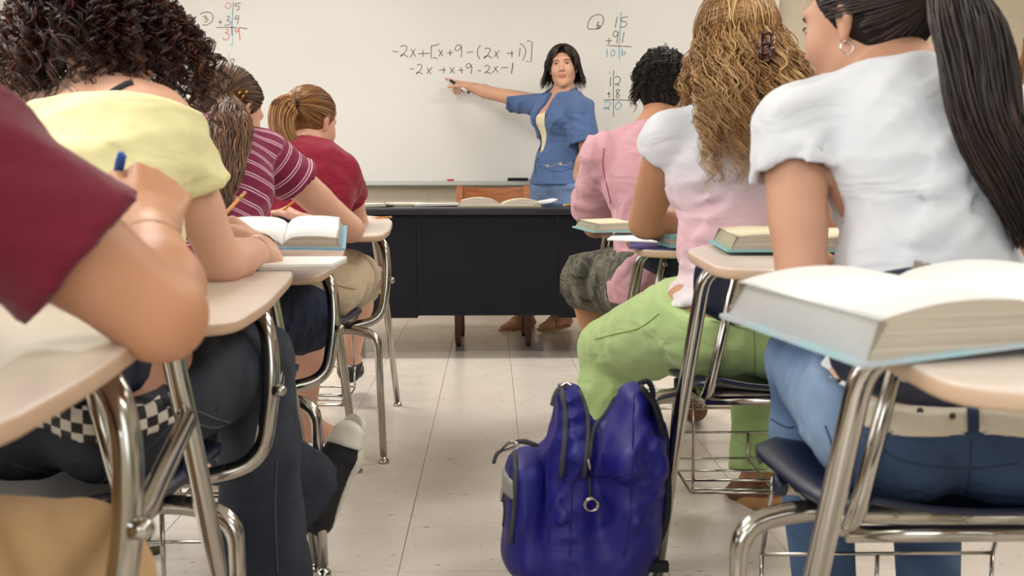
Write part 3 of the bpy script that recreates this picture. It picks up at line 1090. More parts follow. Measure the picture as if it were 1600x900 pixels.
def head_prims(c, fwd, up, sc=1.0, face=True):
    Fm = frame(fwd, up)
    W = lambda x, y, z: c + sc * (Fm[0] * x + Fm[1] * y + Fm[2] * z)
    e = lambda p, r, k=0.02: el(W(*p), tuple(np.array(r) * sc), Fm, k)
    r_ = lambda a, b, ra, rb, k=0.015, flt=None: rc(W(*a), W(*b), ra * sc, rb * sc, k, flt)
    P = [e((0, -0.012, 0.028), (0.073, 0.093, 0.085), 0.03),
         e((0, 0.030, -0.018), (0.058, 0.062, 0.086), 0.035),
         r_((-0.040, 0.000, -0.052), (-0.010, 0.064, -0.096), 0.022, 0.017, 0.025),
         r_((0.040, 0.000, -0.052), (0.010, 0.064, -0.096), 0.022, 0.017, 0.025),
         e((0, 0.070, -0.098), (0.018, 0.017, 0.016), 0.02),
         e((-0.036, 0.058, -0.022), (0.026, 0.026, 0.030), 0.02), e((0.036, 0.058, -0.022), (0.026, 0.026, 0.030), 0.02)]
    for s in (-1, 1):        # ears
        P.append(r_((s * 0.070, -0.004, 0.012), (s * 0.078, -0.014, 0.022), 0.008, 0.007, 0.008))
        P.append(r_((s * 0.078, -0.014, 0.022), (s * 0.079, -0.022, 0.004), 0.0068, 0.0062, 0.006))
        P.append(r_((s * 0.079, -0.022, 0.004), (s * 0.073, -0.008, -0.028), 0.0062, 0.0058, 0.006))
        P.append(r_((s * 0.072, -0.004, 0.012), (s * 0.072, -0.006, -0.024), 0.006, 0.005, 0.006))
        P.append(e((s * 0.073, -0.012, 0.000), (0.004, 0.012, 0.022), 0.006))
    if face:
        P += [e((0, 0.080, 0.036), (0.046, 0.012, 0.012), 0.02),
              r_((0, 0.089, 0.012), (0, 0.107, -0.024), 0.0065, 0.0100, 0.012),
              e((-0.0105, 0.096, -0.028), (0.0075, 0.009, 0.0065), 0.006), e((0.0105, 0.096, -0.028), (0.0075, 0.009, 0.0065), 0.006)]
        for s in (-1, 1):
            P.append(('neg', e((s * 0.031, 0.099, 0.010), (0.017, 0.013, 0.0105), 0.010)))
            P.append(e((s * 0.031, 0.0765, 0.010), (0.0125, 0.0118, 0.0118), 0.003))
        P += [r_((-0.017, 0.0855, -0.0545), (0.0, 0.0945, -0.0520), 0.0042, 0.0056, 0.006), r_((0.017, 0.0855, -0.0545), (0.0, 0.0945, -0.0520), 0.0042, 0.0056, 0.006),
              r_((-0.014, 0.0855, -0.0605), (0.0, 0.0925, -0.0635), 0.0042, 0.0062, 0.006), r_((0.014, 0.0855, -0.0605), (0.0, 0.0925, -0.0635), 0.0042, 0.0062, 0.006)]
    return P, Fm, W

class Person:
    pass

def build_person(J, W=1.0, hs=1.0, face=True, leg_w=1.0):
    """joints -> blended solids by region"""
    p = Person()
    p.J = J
    up = unit(J['nec'] - J['pel'])
    right = unit(J['shR'] - J['shL'])
    fwd = unit(np.cross(up, right))
    hr = unit(J.get('hipright', right) * np.array([1, 1, 0.0]))
    hf_ = np.cross([0, 0, 1.0], hr)
    p.up, p.right, p.fwd, p.hr, p.hf = up, right, fwd, hr, hf_
    pel, nec = J['pel'], J['nec']
    mid = J.get('wai', lerp(pel, nec, 0.36) - fwd * J.get('slouch', 0.0))
    che = J.get('che', lerp(pel, nec, 0.70) - fwd * J.get('slouch', 0.0) * 0.8)
    p.wai, p.che = mid, che
    up2 = unit(nec - che); A2 = np.array([right, np.cross(up2, right), up2])
    up1 = unit(che - pel); A1 = np.array([right, np.cross(up1, right), up1])
    AP = np.array([hr, hf_, [0, 0, 1.0]])
    p.torso = [el(pel + np.array([0, 0, 0.02]), (0.160 * W, 0.106 * W, 0.105), AP, 0.035),
               el(mid, (0.126 * W, 0.090 * W, 0.135), A1, 0.04),
               el(che, (0.142 * W, 0.098 * W, 0.150), A1, 0.04),
               el(lerp(che, nec, 0.58), (0.135 * W, 0.074 * W, 0.080), A2, 0.03),
               rc(J['shL'], J['shR'], 0.040 * W, 0.040 * W, 0.03),
               rc(lerp(nec, J['shL'], 0.10) + up2 * 0.012, lerp(J['shL'], nec, 0.12), 0.033 * W, 0.034 * W, 0.03),
               rc(lerp(nec, J['shR'], 0.10) + up2 * 0.012, lerp(J['shR'], nec, 0.12), 0.033 * W, 0.034 * W, 0.03)]
    for s in (-1, 1):
        p.torso.append(el(pel + hr * s * 0.072 * W - hf_ * 0.052 * W - np.array([0, 0, 0.022]), 0.086 * W, AP, 0.035))
    if J.get('bust'):
        for s in (-1, 1):
            p.torso.append(el(lerp(che, nec, .1) + right * s * 0.07 * W + A1[1] * 0.075 * W, (0.062, 0.055, 0.06), A1, 0.04))
    p.head, p.HF, p.HW = head_prims(J['head'], J['hf'], J.get('hu', np.array([0, 0, 1.0])), hs, face)
    hb = p.HW(0, -0.022, -0.055)
    p.neck = [rc(nec - up2 * 0.03, hb, 0.054 * W, 0.050, 0.045)]
    p.arm, p.fore, p.leg, p.shin, p.foot = {}, {}, {}, {}, {}
    for s in 'LR':
        sh, e_, wr = J['sh' + s], J['el' + s], J['wr' + s]
        p.arm[s] = [el(sh + unit(e_ - sh) * 0.015, 0.046 * W, None, 0.025), rc(sh, e_, 0.0445 * W, 0.0375 * W, 0.012),
                    rc(lerp(sh, e_, .25), lerp(sh, e_, .60), 0.0435 * W, 0.041 * W, 0.012)]
        p.fore[s] = [rc(e_, lerp(e_, wr, .30), 0.0355 * W, 0.0395 * W, 0.012), rc(lerp(e_, wr, .30), wr, 0.0395 * W, 0.0255 * (1 + (W - 1) * .5), 0.012)]
        hp, kn, an = pel + hr * (0.088 * W) * (1 if s == 'R' else -1), J['kn' + s], J['an' + s]
        p.leg[s] = [rc(hp, kn, 0.088 * W * leg_w, 0.060 * W * leg_w, 0.03), rc(lerp(hp, kn, .2), lerp(hp, kn, .6), 0.084 * W * leg_w, 0.073 * W * leg_w, 0.012)]
        p.shin[s] = [rc(kn, lerp(kn, an, .32), 0.055 * W * leg_w, 0.055 * W * leg_w, 0.015), rc(lerp(kn, an, .32), an, 0.055 * W * leg_w, 0.036, 0.012)]
        fd = unit(J.get('ft' + s, hf_))
        J['fd' + s] = fd
        side = unit(np.cross(fd, [0, 0, 1.0]) + 1e-6)
        upf = np.cross(side, fd)
        heel = an - upf * 0.045 - fd * 0.035
        ball = an - upf * 0.058 + fd * 0.115
        toe = ball + fd * 0.055 - upf * 0.004
        p.foot[s] = [rc(an, heel, 0.034, 0.030, 0.02), rc(an, ball, 0.036, 0.026, 0.02, (side, 1.3)), rc(heel, ball, 0.028, 0.026, 0.02, (side, 1.25)), rc(ball, toe, 0.024, 0.018, 0.015, (side, 1.7))]
        J['upf' + s], J['side' + s], J['heel' + s], J['ball' + s], J['toe' + s] = upf, side, heel, ball, toe
    p.hand = {}
    return p

def skin_material(name, base, blush, lips=None):
    m = ramp_attr_mat(name, 'lip', [(0.0, base), (1.0, lips or 'b5705e')], rough=0.48, sss=0.12, spec=0.35)
    nt = m.node_tree
    b = nt.nodes['Principled BSDF']
    src = b.inputs['Base Color'].links[0].from_socket
    tc = nt.nodes.new('ShaderNodeTexCoord')
    n = nt.nodes.new('ShaderNodeTexNoise'); n.inputs['Scale'].default_value = 9.0; n.inputs['Detail'].default_value = 5
    nt.links.new(tc.outputs['Object'], n.inputs[0])
    mr = nt.nodes.new('ShaderNodeMapRange'); mr.inputs['From Min'].default_value = 0.4; mr.inputs['From Max'].default_value = 0.75; mr.inputs['To Max'].default_value = 0.55
    nt.links.new(n.outputs[0], mr.inputs[0])
    mx = nt.nodes.new('ShaderNodeMix'); mx.data_type = 'RGBA'
    nt.links.new(mr.outputs[0], mx.inputs[0])
    nt.links.new(src, mx.inputs[6])
    mx.inputs[7].default_value = lin(blush)
    nt.links.new(mx.outputs[2], b.inputs['Base Color'])
    return m

def skin_mesh(p, parent, base, material, coarse=0.0125, head_res=0.0058, hand_res=None, extra=()):
    """the body as one continuous surface: one set of solids, sampled finer at head and hands"""
    allp = list(p.torso) + list(p.neck)
    for s in 'LR':
        allp += p.arm[s] + p.fore[s] + p.leg[s] + p.shin[s] + p.foot[s]
    hands = []
    for s, hp in p.hand.items():
        hands += hp
    headp = p.head
    tail = list(extra)
    full = allp + hands + [q for q in headp] + tail
    fine = []
    lo, hi = bounds_of(headp, 0, 0.012)
    fine.append((lo, hi, head_res))
    for s, hp in p.hand.items():
        lo, hi = bounds_of(hp, 0, 0.010)
        fine.append((lo, hi, hand_res or 0.0042))
    Vs, Qs, n = [], [], 0
    lo, hi = bounds_of(full, 0, 0.03)
    g = Grid(lo, hi, coarse)
    D = g.union(full)
    V, Q = surface(D, g)
    V = relax(V, Q, 1)
    for (flo, fhi, r) in fine:
        inside = np.all((V > flo + coarse * 1.2) & (V < fhi - coarse * 1.2), 1)
        Q = Q[~inside[Q].all(1)]
    Vs.append(V); Qs.append(Q); n += len(V)
    for (flo, fhi, r) in fine:
        g = Grid(flo, fhi, r)
        D = g.union(full)
        V, Q = surface(D, g)
        V = relax(V, Q, 1, 0.35)
        Vs.append(V); Qs.append(Q + n); n += len(V)
    V, Q = np.concatenate(Vs), np.concatenate(Qs)
    keep('body_' + parent.name, V, Q)
    me = np_mesh('body', V - base, Q)
    L = (V - p.J['head']) @ p.HF.T
    hs = 1.0
    lip = np.clip(1.25 - (np.abs(L[:, 0]) / 0.021) ** 2 * 0.6 - (np.abs(L[:, 2] + 0.0575) / 0.0105) ** 2, 0, 1) * (L[:, 1] > 0.078)
    a = me.attributes.new('lip', 'FLOAT', 'POINT')
    a.data.foreach_set('value', np.ascontiguousarray(lip, dtype=np.float32))
    return link('body', me, material, parent)

def on_skull(p, dirs, lift=0.008, sc=1.0):
    """points on the hair line surface of the skull for unit directions in head space"""
    d = np.asarray(dirs, float)
    d = d / np.linalg.norm(d, axis=-1, keepdims=True)
    r = np.array([0.073, 0.095, 0.086]) * sc + lift
    t = 1.0 / np.sqrt(((d / r) ** 2).sum(-1))
    c = np.array([0, -0.012, 0.028]) * sc
    L = c + d * t[..., None]
    return p.J['head'] + L @ p.HF

def scalp(p, parent, base, material, lift=0.006, bulge=1.0, front=(0.060, 0.062), slope=(0.80, -0.60), nape=-0.085, name='hair_cap', sc=1.0, res=0.006):
    Fm = p.HF
    prims = [el(p.HW(0, -0.012, 0.028), np.array([0.073, 0.095, 0.086]) * sc + lift, Fm, 0.02),
             el(p.HW(0, -0.045, -0.030), np.array([0.056, 0.045, 0.06]) * sc * bulge + lift * .6, Fm, 0.03 * bulge)]
    n1 = unit(Fm[1] * slope[0] + Fm[2] * slope[1])
    cuts = [(p.HW(0, *front), n1, 0), (p.HW(0, 0, nape), -Fm[2], 0)]
    cr = [n for n in material.node_tree.nodes if n.type == 'VALTORGB'][0].color_ramp
    mb = mat(material.name + '_undercoat', '000000', 0.75, spec=0.2)
    mb.node_tree.nodes['Principled BSDF'].inputs['Base Color'].default_value = tuple(.6 * a + .4 * b for a, b in zip(cr.elements[0].color, cr.elements[1].color))
    return solid(name, [(prims, [], 0)], res, mb, parent, base, cuts=cuts)

def slerp(a, b, t):
    a = a / np.linalg.norm(a, axis=-1, keepdims=True)
    b = b / np.linalg.norm(b, axis=-1, keepdims=True)
    c = np.clip((a * b).sum(-1, keepdims=True), -0.9995, 0.9995)
    w = np.arccos(c)
    return (np.sin((1 - t) * w) * a + np.sin(t * w) * b) / np.sin(w)

def pulled_back(p, knot_dir, rg, n=700, m=12, lift=0.010, front=0.055, sc=1.0, low=-0.55):
    """strands combed over the skull from the hairline to a knot"""
    d = []
    while len(d) < n:
        v = rg.normal(size=3); v /= np.linalg.norm(v)
        if v[2] < (low if v[1] > -.25 else low - .25) or (v[1] * 0.80 - v[2] * 0.60) > 0.42 or (abs(v[0]) * .93 - v[2] * .36) > .955:
            continue
        d.append(v)
    d = np.array(d)
    t = np.linspace(0, 1, m)[None, :, None]
    D = slerp(d[:, None, :], np.asarray(knot_dir, float)[None, None, :], t)
    return on_skull(p, D, lift + rg.rand(n)[:, None] * 0.004, sc) if False else np.stack([on_skull(p, D[i], lift + 0.005 * rg.rand(), sc) for i in range(n)])

def tail_bundle(guide, n, m, rg, w0, w1, wend, wave=0.004, lam=0.09, flat=1.0, ax=None, jit=0.12):
    """strands along a guide curve with a width that opens and closes again"""
    G = catmull(guide, 10)
    s = np.linspace(0, 1, len(G))
    ts = np.linspace(0, 1, m)
    C = np.stack([np.interp(ts, s, G[:, i]) for i in range(3)], 1)
    T = np.gradient(C, axis=0); T /= np.linalg.norm(T, axis=1)[:, None]
    a = unit(ax if ax is not None else [0.2, -1, 0.1])
    A = np.cross(T, a); A /= np.linalg.norm(A, axis=1)[:, None]
    B = np.cross(T, A)
    wid = np.interp(ts, [0, 0.35, 0.75, 1.0], [w0, w1, (w1 + wend) / 2, wend])
    out = np.empty((n, m, 3))
    for i in range(n):
        th, rr = rg.rand() * 6.283, math.sqrt(rg.rand())
        u, v = rr * math.cos(th), rr * math.sin(th)
        ph, ph2 = rg.rand() * 6.28, rg.rand() * 6.28
        L = 1.0 - jit * rg.rand() ** 2
        tt = ts * L
        Ci = np.stack([np.interp(tt, ts, C[:, k]) for k in range(3)], 1)
        wi = np.interp(tt, ts, wid)
        Ln = np.linalg.norm(np.diff(C, axis=0), axis=1).sum()
        wv = wave * np.minimum(1, tt * 3)
        ph = 3.0 * u + 2.0 * v + 0.6 * ph
        du = u * wi + wv * np.sin(tt * Ln / lam * 6.28 + ph)
        dv = v * wi * flat + wv * np.cos(tt * Ln / lam * 6.28 * .9 + ph2 * .5 + ph)
        out[i] = Ci + A * du[:, None] + B * dv[:, None]
    return out

def hair_mat(name, dark, mid, light, rough=0.42):
    return ramp_attr_mat(name, 'tint', [(0.0, dark), (0.5, mid), (1.0, light)], rough=rough, spec=0.5)

RG = np.random.RandomState(7)
SK_A = skin_material('skin_fair', 'd6a890', 'cc957f')
SK_B = skin_material('skin_tan', 'c29379', 'b8836a')
SK_C = skin_material('skin_warm', 'bd8a6a', 'b27a5a')
SK_D = skin_material('skin_teacher', 'd0a085', 'c98d72', 'b06a5c')
def cloth(name, c, c2=None, rough=0.85, b=0.12, scale=450.0, folds=(7.0, .55, (1, 1, 2.2))):
    return mat(name, c, rough, bump=(scale, b), vary=(5.0, c2 or c, 0.6), spec=0.2, sheen=0.15, folds=folds)
M_WHITE_T = cloth('white_cotton', 'd0d2d8', 'cacdd4')
M_MAROON = cloth('maroon_jersey', '68172b', '601326')
M_RED = cloth('red_jersey', '86182f', '7c142a')
M_YELLOW = cloth('pale_yellow_jersey', 'e9e3b0', 'e1daa4')
M_PINK = cloth('pink_heather', 'cd9ea7', 'c39099')
M_GREEN = cloth('lime_green_twill', 'b4cd8c', 'a9c280')
M_KHAKI = cloth('khaki_twill', 'b8966a', 'ad8a5d')
M_CREAM = cloth('cream_twill', 'c9b79b', 'bda98c')
M_BLUE = cloth('blue_linen', '556d98', '4b628b', scale=300.0)
M_BLUEP = cloth('blue_trousers', '7088ab', '667ea1', scale=300.0)
M_DENIM_D = mat('dark_denim', '2b2f39', 0.85, bump=(700.0, 0.2), folds=(9.0, .5, (1, 1, 1.6)), vary=(7.0, '42464f', 0.8), spec=0.15)
M_DENIM_N = mat('navy_denim', '1d2436', 0.85, bump=(700.0, 0.2), folds=(9.0, .5, (1, 1, 1.6)), vary=(7.0, '262d40', 0.8), spec=0.15)
def camo_mat():
    m = mat('camouflage_twill', '5d5a4c', 0.9, bump=(500.0, 0.15))
    nt = m.node_tree
    tc = nt.nodes.new('ShaderNodeTexCoord')
    n = nt.nodes.new('ShaderNodeTexNoise'); n.inputs['Scale'].default_value = 15.0; n.inputs['Detail'].default_value = 3.0; n.inputs['Distortion'].default_value = 1.2
    nt.links.new(tc.outputs['Object'], n.inputs[0])
    r = nt.nodes.new('ShaderNodeValToRGB'); cr = r.color_ramp; cr.interpolation = 'CONSTANT'
    while len(cr.elements) < 4: cr.elements.new(0.5)
    for e, (pp, c) in zip(cr.elements, [(0, '3d3d36'), (0.40, '57564a'), (0.52, '6f6b5b'), (0.63, '45443b')]):
        e.position = pp; e.color = lin(c)
    nt.links.new(n.outputs[0], r.inputs[0]); nt.links.new(r.outputs[0], nt.nodes['Principled BSDF'].inputs['Base Color'])
    return m
M_CAMO = camo_mat()
def stripe_mat():
    m = cloth('striped_jersey', '7e2546')
    nt = m.node_tree
    a = nt.nodes.new('ShaderNodeAttribute'); a.attribute_name = 'u'
    d = nt.nodes.new('ShaderNodeMath'); d.operation = 'DIVIDE'; d.inputs[1].default_value = 0.036
    f = nt.nodes.new('ShaderNodeMath'); f.operation = 'FRACT'
    nt.links.new(a.outputs['Fac'], d.inputs[0]); nt.links.new(d.outputs[0], f.inputs[0])
    r = nt.nodes.new('ShaderNodeValToRGB'); cr = r.color_ramp; cr.interpolation = 'CONSTANT'
    while len(cr.elements) < 5: cr.elements.new(0.5)
    for e, (pp, c) in zip(cr.elements, [(0, '7e2546'), (0.60, 'd9b3c3'), (0.69, '7e2546'), (0.80, 'd9b3c3'), (0.89, '7e2546')]):
        e.position = pp; e.color = lin(c)
    nt.links.new(f.outputs[0], r.inputs[0]); nt.links.new(r.outputs[0], nt.nodes['Principled BSDF'].inputs['Base Color'])
    return m
M_STRIPE = stripe_mat()
M_DIP = ramp_attr_mat('white_to_pink_jersey', 'u', [(0.0, 'd2d4da'), (0.30, 'd2cfd6'), (0.52, 'dbb9c2'), (0.70, 'e0b4bf'), (0.90, 'dfcfd4'), (1.0, 'dfdde0')], 0.85, bump=(450.0, 0.12), sheen=0.15, spec=0.2, folds=(7.0, .55, (1, 1, 2.4)))
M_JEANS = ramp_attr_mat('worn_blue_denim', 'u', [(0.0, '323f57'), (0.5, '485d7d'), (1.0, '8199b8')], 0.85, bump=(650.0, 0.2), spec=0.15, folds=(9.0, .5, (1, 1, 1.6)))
M_THREAD = mat('denim_seam', '33415c', 0.9)
M_THREAD_D = mat('dark_denim_seam', '474a55', 0.9)
M_STITCH = mat('tan_stitching', 'a98a63', 0.9)

def tee(p, parent, base, material, name='shirt', res=0.0075, off=0.009, sleeve=0.5, flare=0.012, hem=None, neck=None, bumps=(), key=None, attrs=None, sides='LR', extra=(), scoop=(), hemw=0.002, k=0.022, torso=None):
    groups = [((torso or p.torso) + list(extra), [], 0.0)]
    for s in sides:
        sh, e_ = p.J['sh' + s], p.J['el' + s]
        d = unit(e_ - sh)
        end = lerp(sh, e_, sleeve)
        r0 = p.arm[s][1][3]
        groups.append((p.arm[s][:1] + [rc(sh, lerp(sh, e_, sleeve + 0.15), r0 + 0.001, r0 + flare, 0.015)], [(end, d, hemw)], 0.0))
    cuts = []
    if hem is not None:
        cuts.append((hem[0], hem[1], hemw))
    if neck is not None:
        cuts.append((neck[0], neck[1], hemw))
    inner = list(scoop)
    for s in sides:
        sh, e_ = p.J['sh' + s], p.J['el' + s]
        r0 = p.arm[s][1][3]
        inner.append(rc(lerp(sh, e_, sleeve - 0.06), lerp(sh, e_, sleeve + 0.2), r0 + 0.005, r0 + flare + 0.005, 0.01))
    return solid(name, groups, res, material, parent, base, off, cuts, bumps, k, key, attrs, 1, None, inner)

def trousers(p, parent, base, material, name='trousers', res=0.0105, off=0.012, waist=0.10, waist_n=None, cuff=None, flare=0.0, bumps=(), key=None, attrs=None, short=None):
    prims = [p.torso[0], p.torso[1]] + p.torso[7:9]
    groups = [(prims, [], 0.0)]
    for s in 'LR':
        kn, an = p.J['kn' + s], p.J['an' + s]
        hp = p.leg[s][0][1]
        if short is not None:
            end = lerp(hp, kn, short)
            groups.append(([rc(hp, kn, p.leg[s][0][3] + .006, p.leg[s][0][4] + 0.022, 0.05)], [(end, unit(kn - hp), 0.002)], 0.0))
        else:
            end = lerp(kn, an, 1.0 if cuff is None else cuff)
            groups.append((p.leg[s] + p.shin[s][:1] + [rc(lerp(kn, an, .3), an, p.shin[s][0][4], 0.040 + flare, 0.04)], [(end, unit(an - kn), 0.002)], 0.0))
    cuts = [(p.J['pel'] + np.array([0, 0, waist]), waist_n if waist_n is not None else np.array([0, 0, 1.0]), 0.002)]
    return solid(name, groups, res, material, parent, base, off, cuts, bumps, 0.04, key, attrs, 1)

def shoe(p, s, parent, base, upper, sole, sole_h=0.022, low=False, res=0.005):
    J = p.J
    u, fd, sd = J['upf' + s], J['fd' + s], J['side' + s]
    prims = list(p.foot[s])
    pl = J['an' + s] - u * (0.012 if low else -0.01)
    up_ = solid('shoe', [(prims, [(pl, u, 0)], 0.006)], res, upper, parent, base)
    zs = J['heel' + s] - u * 0.034
    pr = [rc(J['heel' + s], J['ball' + s], 0.035, 0.040, 0.02, (sd, 1.10)), rc(J['ball' + s], J['toe' + s] + fd * 0.01, 0.040, 0.032, 0.02, (sd, 1.12))]
    solid('sole', [(pr, [], 0.006)], res, sole, up_, np.zeros(3) + base, cuts=[(zs + u * sole_h * .55, u, 0), (zs - u * sole_h * .6, -u, 0)])
    return up_

def strip(name, P, w, material, parent, th=.003):
    v = []
    for q in P:
        v += [q + V3(-w / 2, 0, 0), q + V3(w / 2, 0, 0), q + V3(w / 2, -th, 0), q + V3(-w / 2, -th, 0)]
    n = len(P)
    f = [(4 * i + k, 4 * i + (k + 1) % 4, 4 * i + 4 + (k + 1) % 4, 4 * i + 4 + k) for i in range(n - 1) for k in range(4)]
    return pydata(name, v, f + [(3, 2, 1, 0), tuple(4 * (n - 1) + k for k in range(4))], material, parent)

def person(name_label, base):
    return thing('person', name_label, 'person', base)

# ---------------------------------------------------------------- girl in the white T-shirt (right row, nearest)
def white_tee_girl():
    J = dict(pel=V3(.635, 1.47, .555), nec=at(1428, 118, 1.64), shL=at(1236, 196, 1.62), shR=V3(.82, 1.61, .965),
             head=at(1352, 42, 1.72), hf=V3(-.60, .80, -.12), elL=at(1256, 470, 1.52), wrL=V3(.53, 1.76, .755), elR=V3(.93, 1.72, .775), wrR=V3(.80, 1.95, .765),
             knL=V3(.575, 1.90, .555), anL=V3(.60, 1.80, .09), knR=V3(.80, 1.92, .555), anR=V3(.79, 1.82, .09), slouch=0.01)
    p = build_person(J, 1.0)
    base = np.array([.635, 1.5, 0])
    t = person('person in a white T-shirt and jeans with a long dark ponytail and hoop earring', base)
    for s, n in (('L', (0, 0, 1)), ('R', (0, 0, 1))):
        p.hand[s], _ = hand_prims(J['wr' + s], V3(.25 if s == 'L' else -.3, .9, -.02), n, 1 if s == 'R' else -1, (.4, .45, .5, .5))
    skin_mesh(p, t, base, SK_B, head_res=0.0035)
    wr = [wrinkle(3, (1, .2, .45), .075, .0055, .2), wrinkle(11, (1, 0, .15), .10, .005, .15, ((.60, 1.40, .72), .16))]
    tee(p, t, base, M_WHITE_T, res=0.0065, off=0.008, sleeve=.30, flare=.018, hem=(V3(.635, 1.47, .592), V3(0, -.12, -1)),
        neck=(J['nec'] + p.up * 0.006, p.up + p.fwd * .15), bumps=wr, key='tee')
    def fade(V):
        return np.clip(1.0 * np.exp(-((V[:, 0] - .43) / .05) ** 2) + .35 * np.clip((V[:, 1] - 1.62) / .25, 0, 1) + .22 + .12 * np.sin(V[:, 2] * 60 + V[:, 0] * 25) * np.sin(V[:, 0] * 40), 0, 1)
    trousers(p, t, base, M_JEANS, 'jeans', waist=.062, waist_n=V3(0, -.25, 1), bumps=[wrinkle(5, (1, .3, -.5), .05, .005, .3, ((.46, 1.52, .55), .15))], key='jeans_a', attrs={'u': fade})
    # canvas belt with eyelets
    bp = J['pel'] + np.array([0, 0, .048])
    solid('belt', [([p.torso[0], p.torso[1]] + p.torso[7:9], [], .0165)], .0055, mat('white_canvas', 'd9cfba', .9, bump=(300., .3), spec=.2), t, base,
          cuts=[(bp + V3(0, 0, .014), V3(0, -.25, 1), 0), (bp - V3(0, 0, .014), V3(0, .25, -1), 0)], k=.05, key='belt_a')
    M_EYE = mat('belt_eyelet', '6c665c', .4, .8)
    for (x, y) in ((1310, 597), (1385, 630), (1437, 643), (1487, 650)):
        q = on_surface('belt_a', x, y, .001)
        if q is not None:
            lathe('eyelet', [(.0045, 0), (.0045, .002), (.002, .002), (.002, 0)], M_EYE, t, 10, q - base, Matrix.Rotation(math.pi / 2, 4, 'X'))
    for pix in ([(1350, 678), (1400, 715), (1460, 730), (1519, 733), (1590, 725)], [(1518, 690), (1515, 740), (1508, 785)], [(1290, 665), (1300, 700), (1292, 755)],
                [(1205, 655), (1235, 668), (1270, 650)], [(1400, 758), (1445, 768), (1440, 790)], [(1345, 725), (1370, 745), (1400, 758)]):
        seam('seam', 'jeans_a', pix, .0016, M_THREAD, t, base)
    seam('stitching', 'jeans_a', [(1270, 712), (1285, 730), (1298, 750)], .0014, M_STITCH, t, base)
    lp = [on_surface('belt_a', 1519, y, .002) for y in range(630, 690, 4)]
    lp = [q for q in lp if q is not None]
    if len(lp) > 1:
        strip('belt_loop', np.array(lp) - base, .014, M_JEANS, t)
    # hair
    HM = hair_mat('hair_dark_brown', '17110f', '261b18', '4a342a')
    scalp(p, t, base, HM, .007, .85)
    kd = unit(p.HF @ (at(1462, -12, 1.62) - p.HW(0, -.012, .028)))
    kd = unit(kd * [1, 1, 1])
    S = pulled_back(p, kd, RG, 1500)
    strands('hair', S, .0013, HM, t, base, RG.rand(len(S)) * .9)
    K = on_skull(p, kd[None], .02)[0]
    G = [K, at(1490, -20, 1.56), at(1520, 70, 1.49), at(1545, 190, 1.46), at(1590, 290, 1.455), at(1622, 380, 1.45)]
    S = tail_bundle(G, 850, 22, RG, .014, .060, .036, .004, .22, .55)
    strands('ponytail', S, .0016, HM, t, base, np.clip(RG.normal(.4, .28, len(S)), 0, 1))
    tube('hair_tie', [K + p.HF[0] * 0.017 * math.cos(a) + p.HF[2] * 0.017 * math.sin(a) - base for a in np.linspace(0, 6.28, 16)], .005, HM, t, 8)
    # hoop earring and eye
    M_SILVER = mat('silver', 'e3e1dc', .12, 1.0)
    ear = p.HW(-.082, -.016, -.034) + V3(0, -.010, 0)
    e2 = at(1315, 78, (ear[1]))
    tube('earring', [ear + np.array([0.0105 * math.sin(a), .002 * math.sin(a), -.010 - .0105 * math.cos(a) + .000]) - base for a in np.linspace(0, 6.2832, 22)], .0013, M_SILVER, t, 6)
    eyes(p, t, base)
    return p

M_EYEWHITE = mat('eye_white', 'b9aea6', .3)
M_IRIS = mat('eye_iris', '2b1c14', .15)
def eyes(p, t, base, look=(0, 1, 0), sc=1.0, brow=True):
    for s in (-1, 1):
        c = p.HW(s * .031, .0775, .0095)
        bm = bmesh.new(); bmesh.ops.create_uvsphere(bm, u_segments=16, v_segments=10, radius=1.0)
        bmesh.ops.transform(bm, matrix=(Matrix(p.HF.T.tolist()).to_4x4() @ Matrix.Diagonal((.0118 * sc, .0070 * sc, .0050 * sc, 1))), verts=bm.verts)
        c = p.HW(s * .031, .0840, .0095)
        e = bm_obj('eye', bm, M_EYEWHITE, t, True); e.location = c - base
        f = unit(p.HF[1] + np.array(look) * 0)
        q = c + f * .0092
        bm = bmesh.new(); bmesh.ops.create_uvsphere(bm, u_segments=12, v_segments=8, radius=.0055 * sc)
        i = bm_obj('iris', bm, M_IRIS, e, True); i.location = f * .0030
        # lids: thin dark lash line over the eye
        L = [p.HW(s * x, .0915 - abs(x - .031) * .40, z) - base for x, z in ((.0185, .0105), (.024, .0150), (.031, .0165), (.038, .0150), (.0445, .0095))]
        tube('eyelash', catmull(L, 3), .0015, M_IRIS, t, 5)
        if brow:
            L = [p.HW(s * x, y, z) - base for x, y, z in ((.014, .0955, .026), (.024, .0955, .0295), (.036, .0905, .031), (.048, .079, .027))]
            tube('eyebrow', catmull(L, 4), [.0022, .0024, .0020, .0010], mat('brow', '4a3024', .8), t, 6)

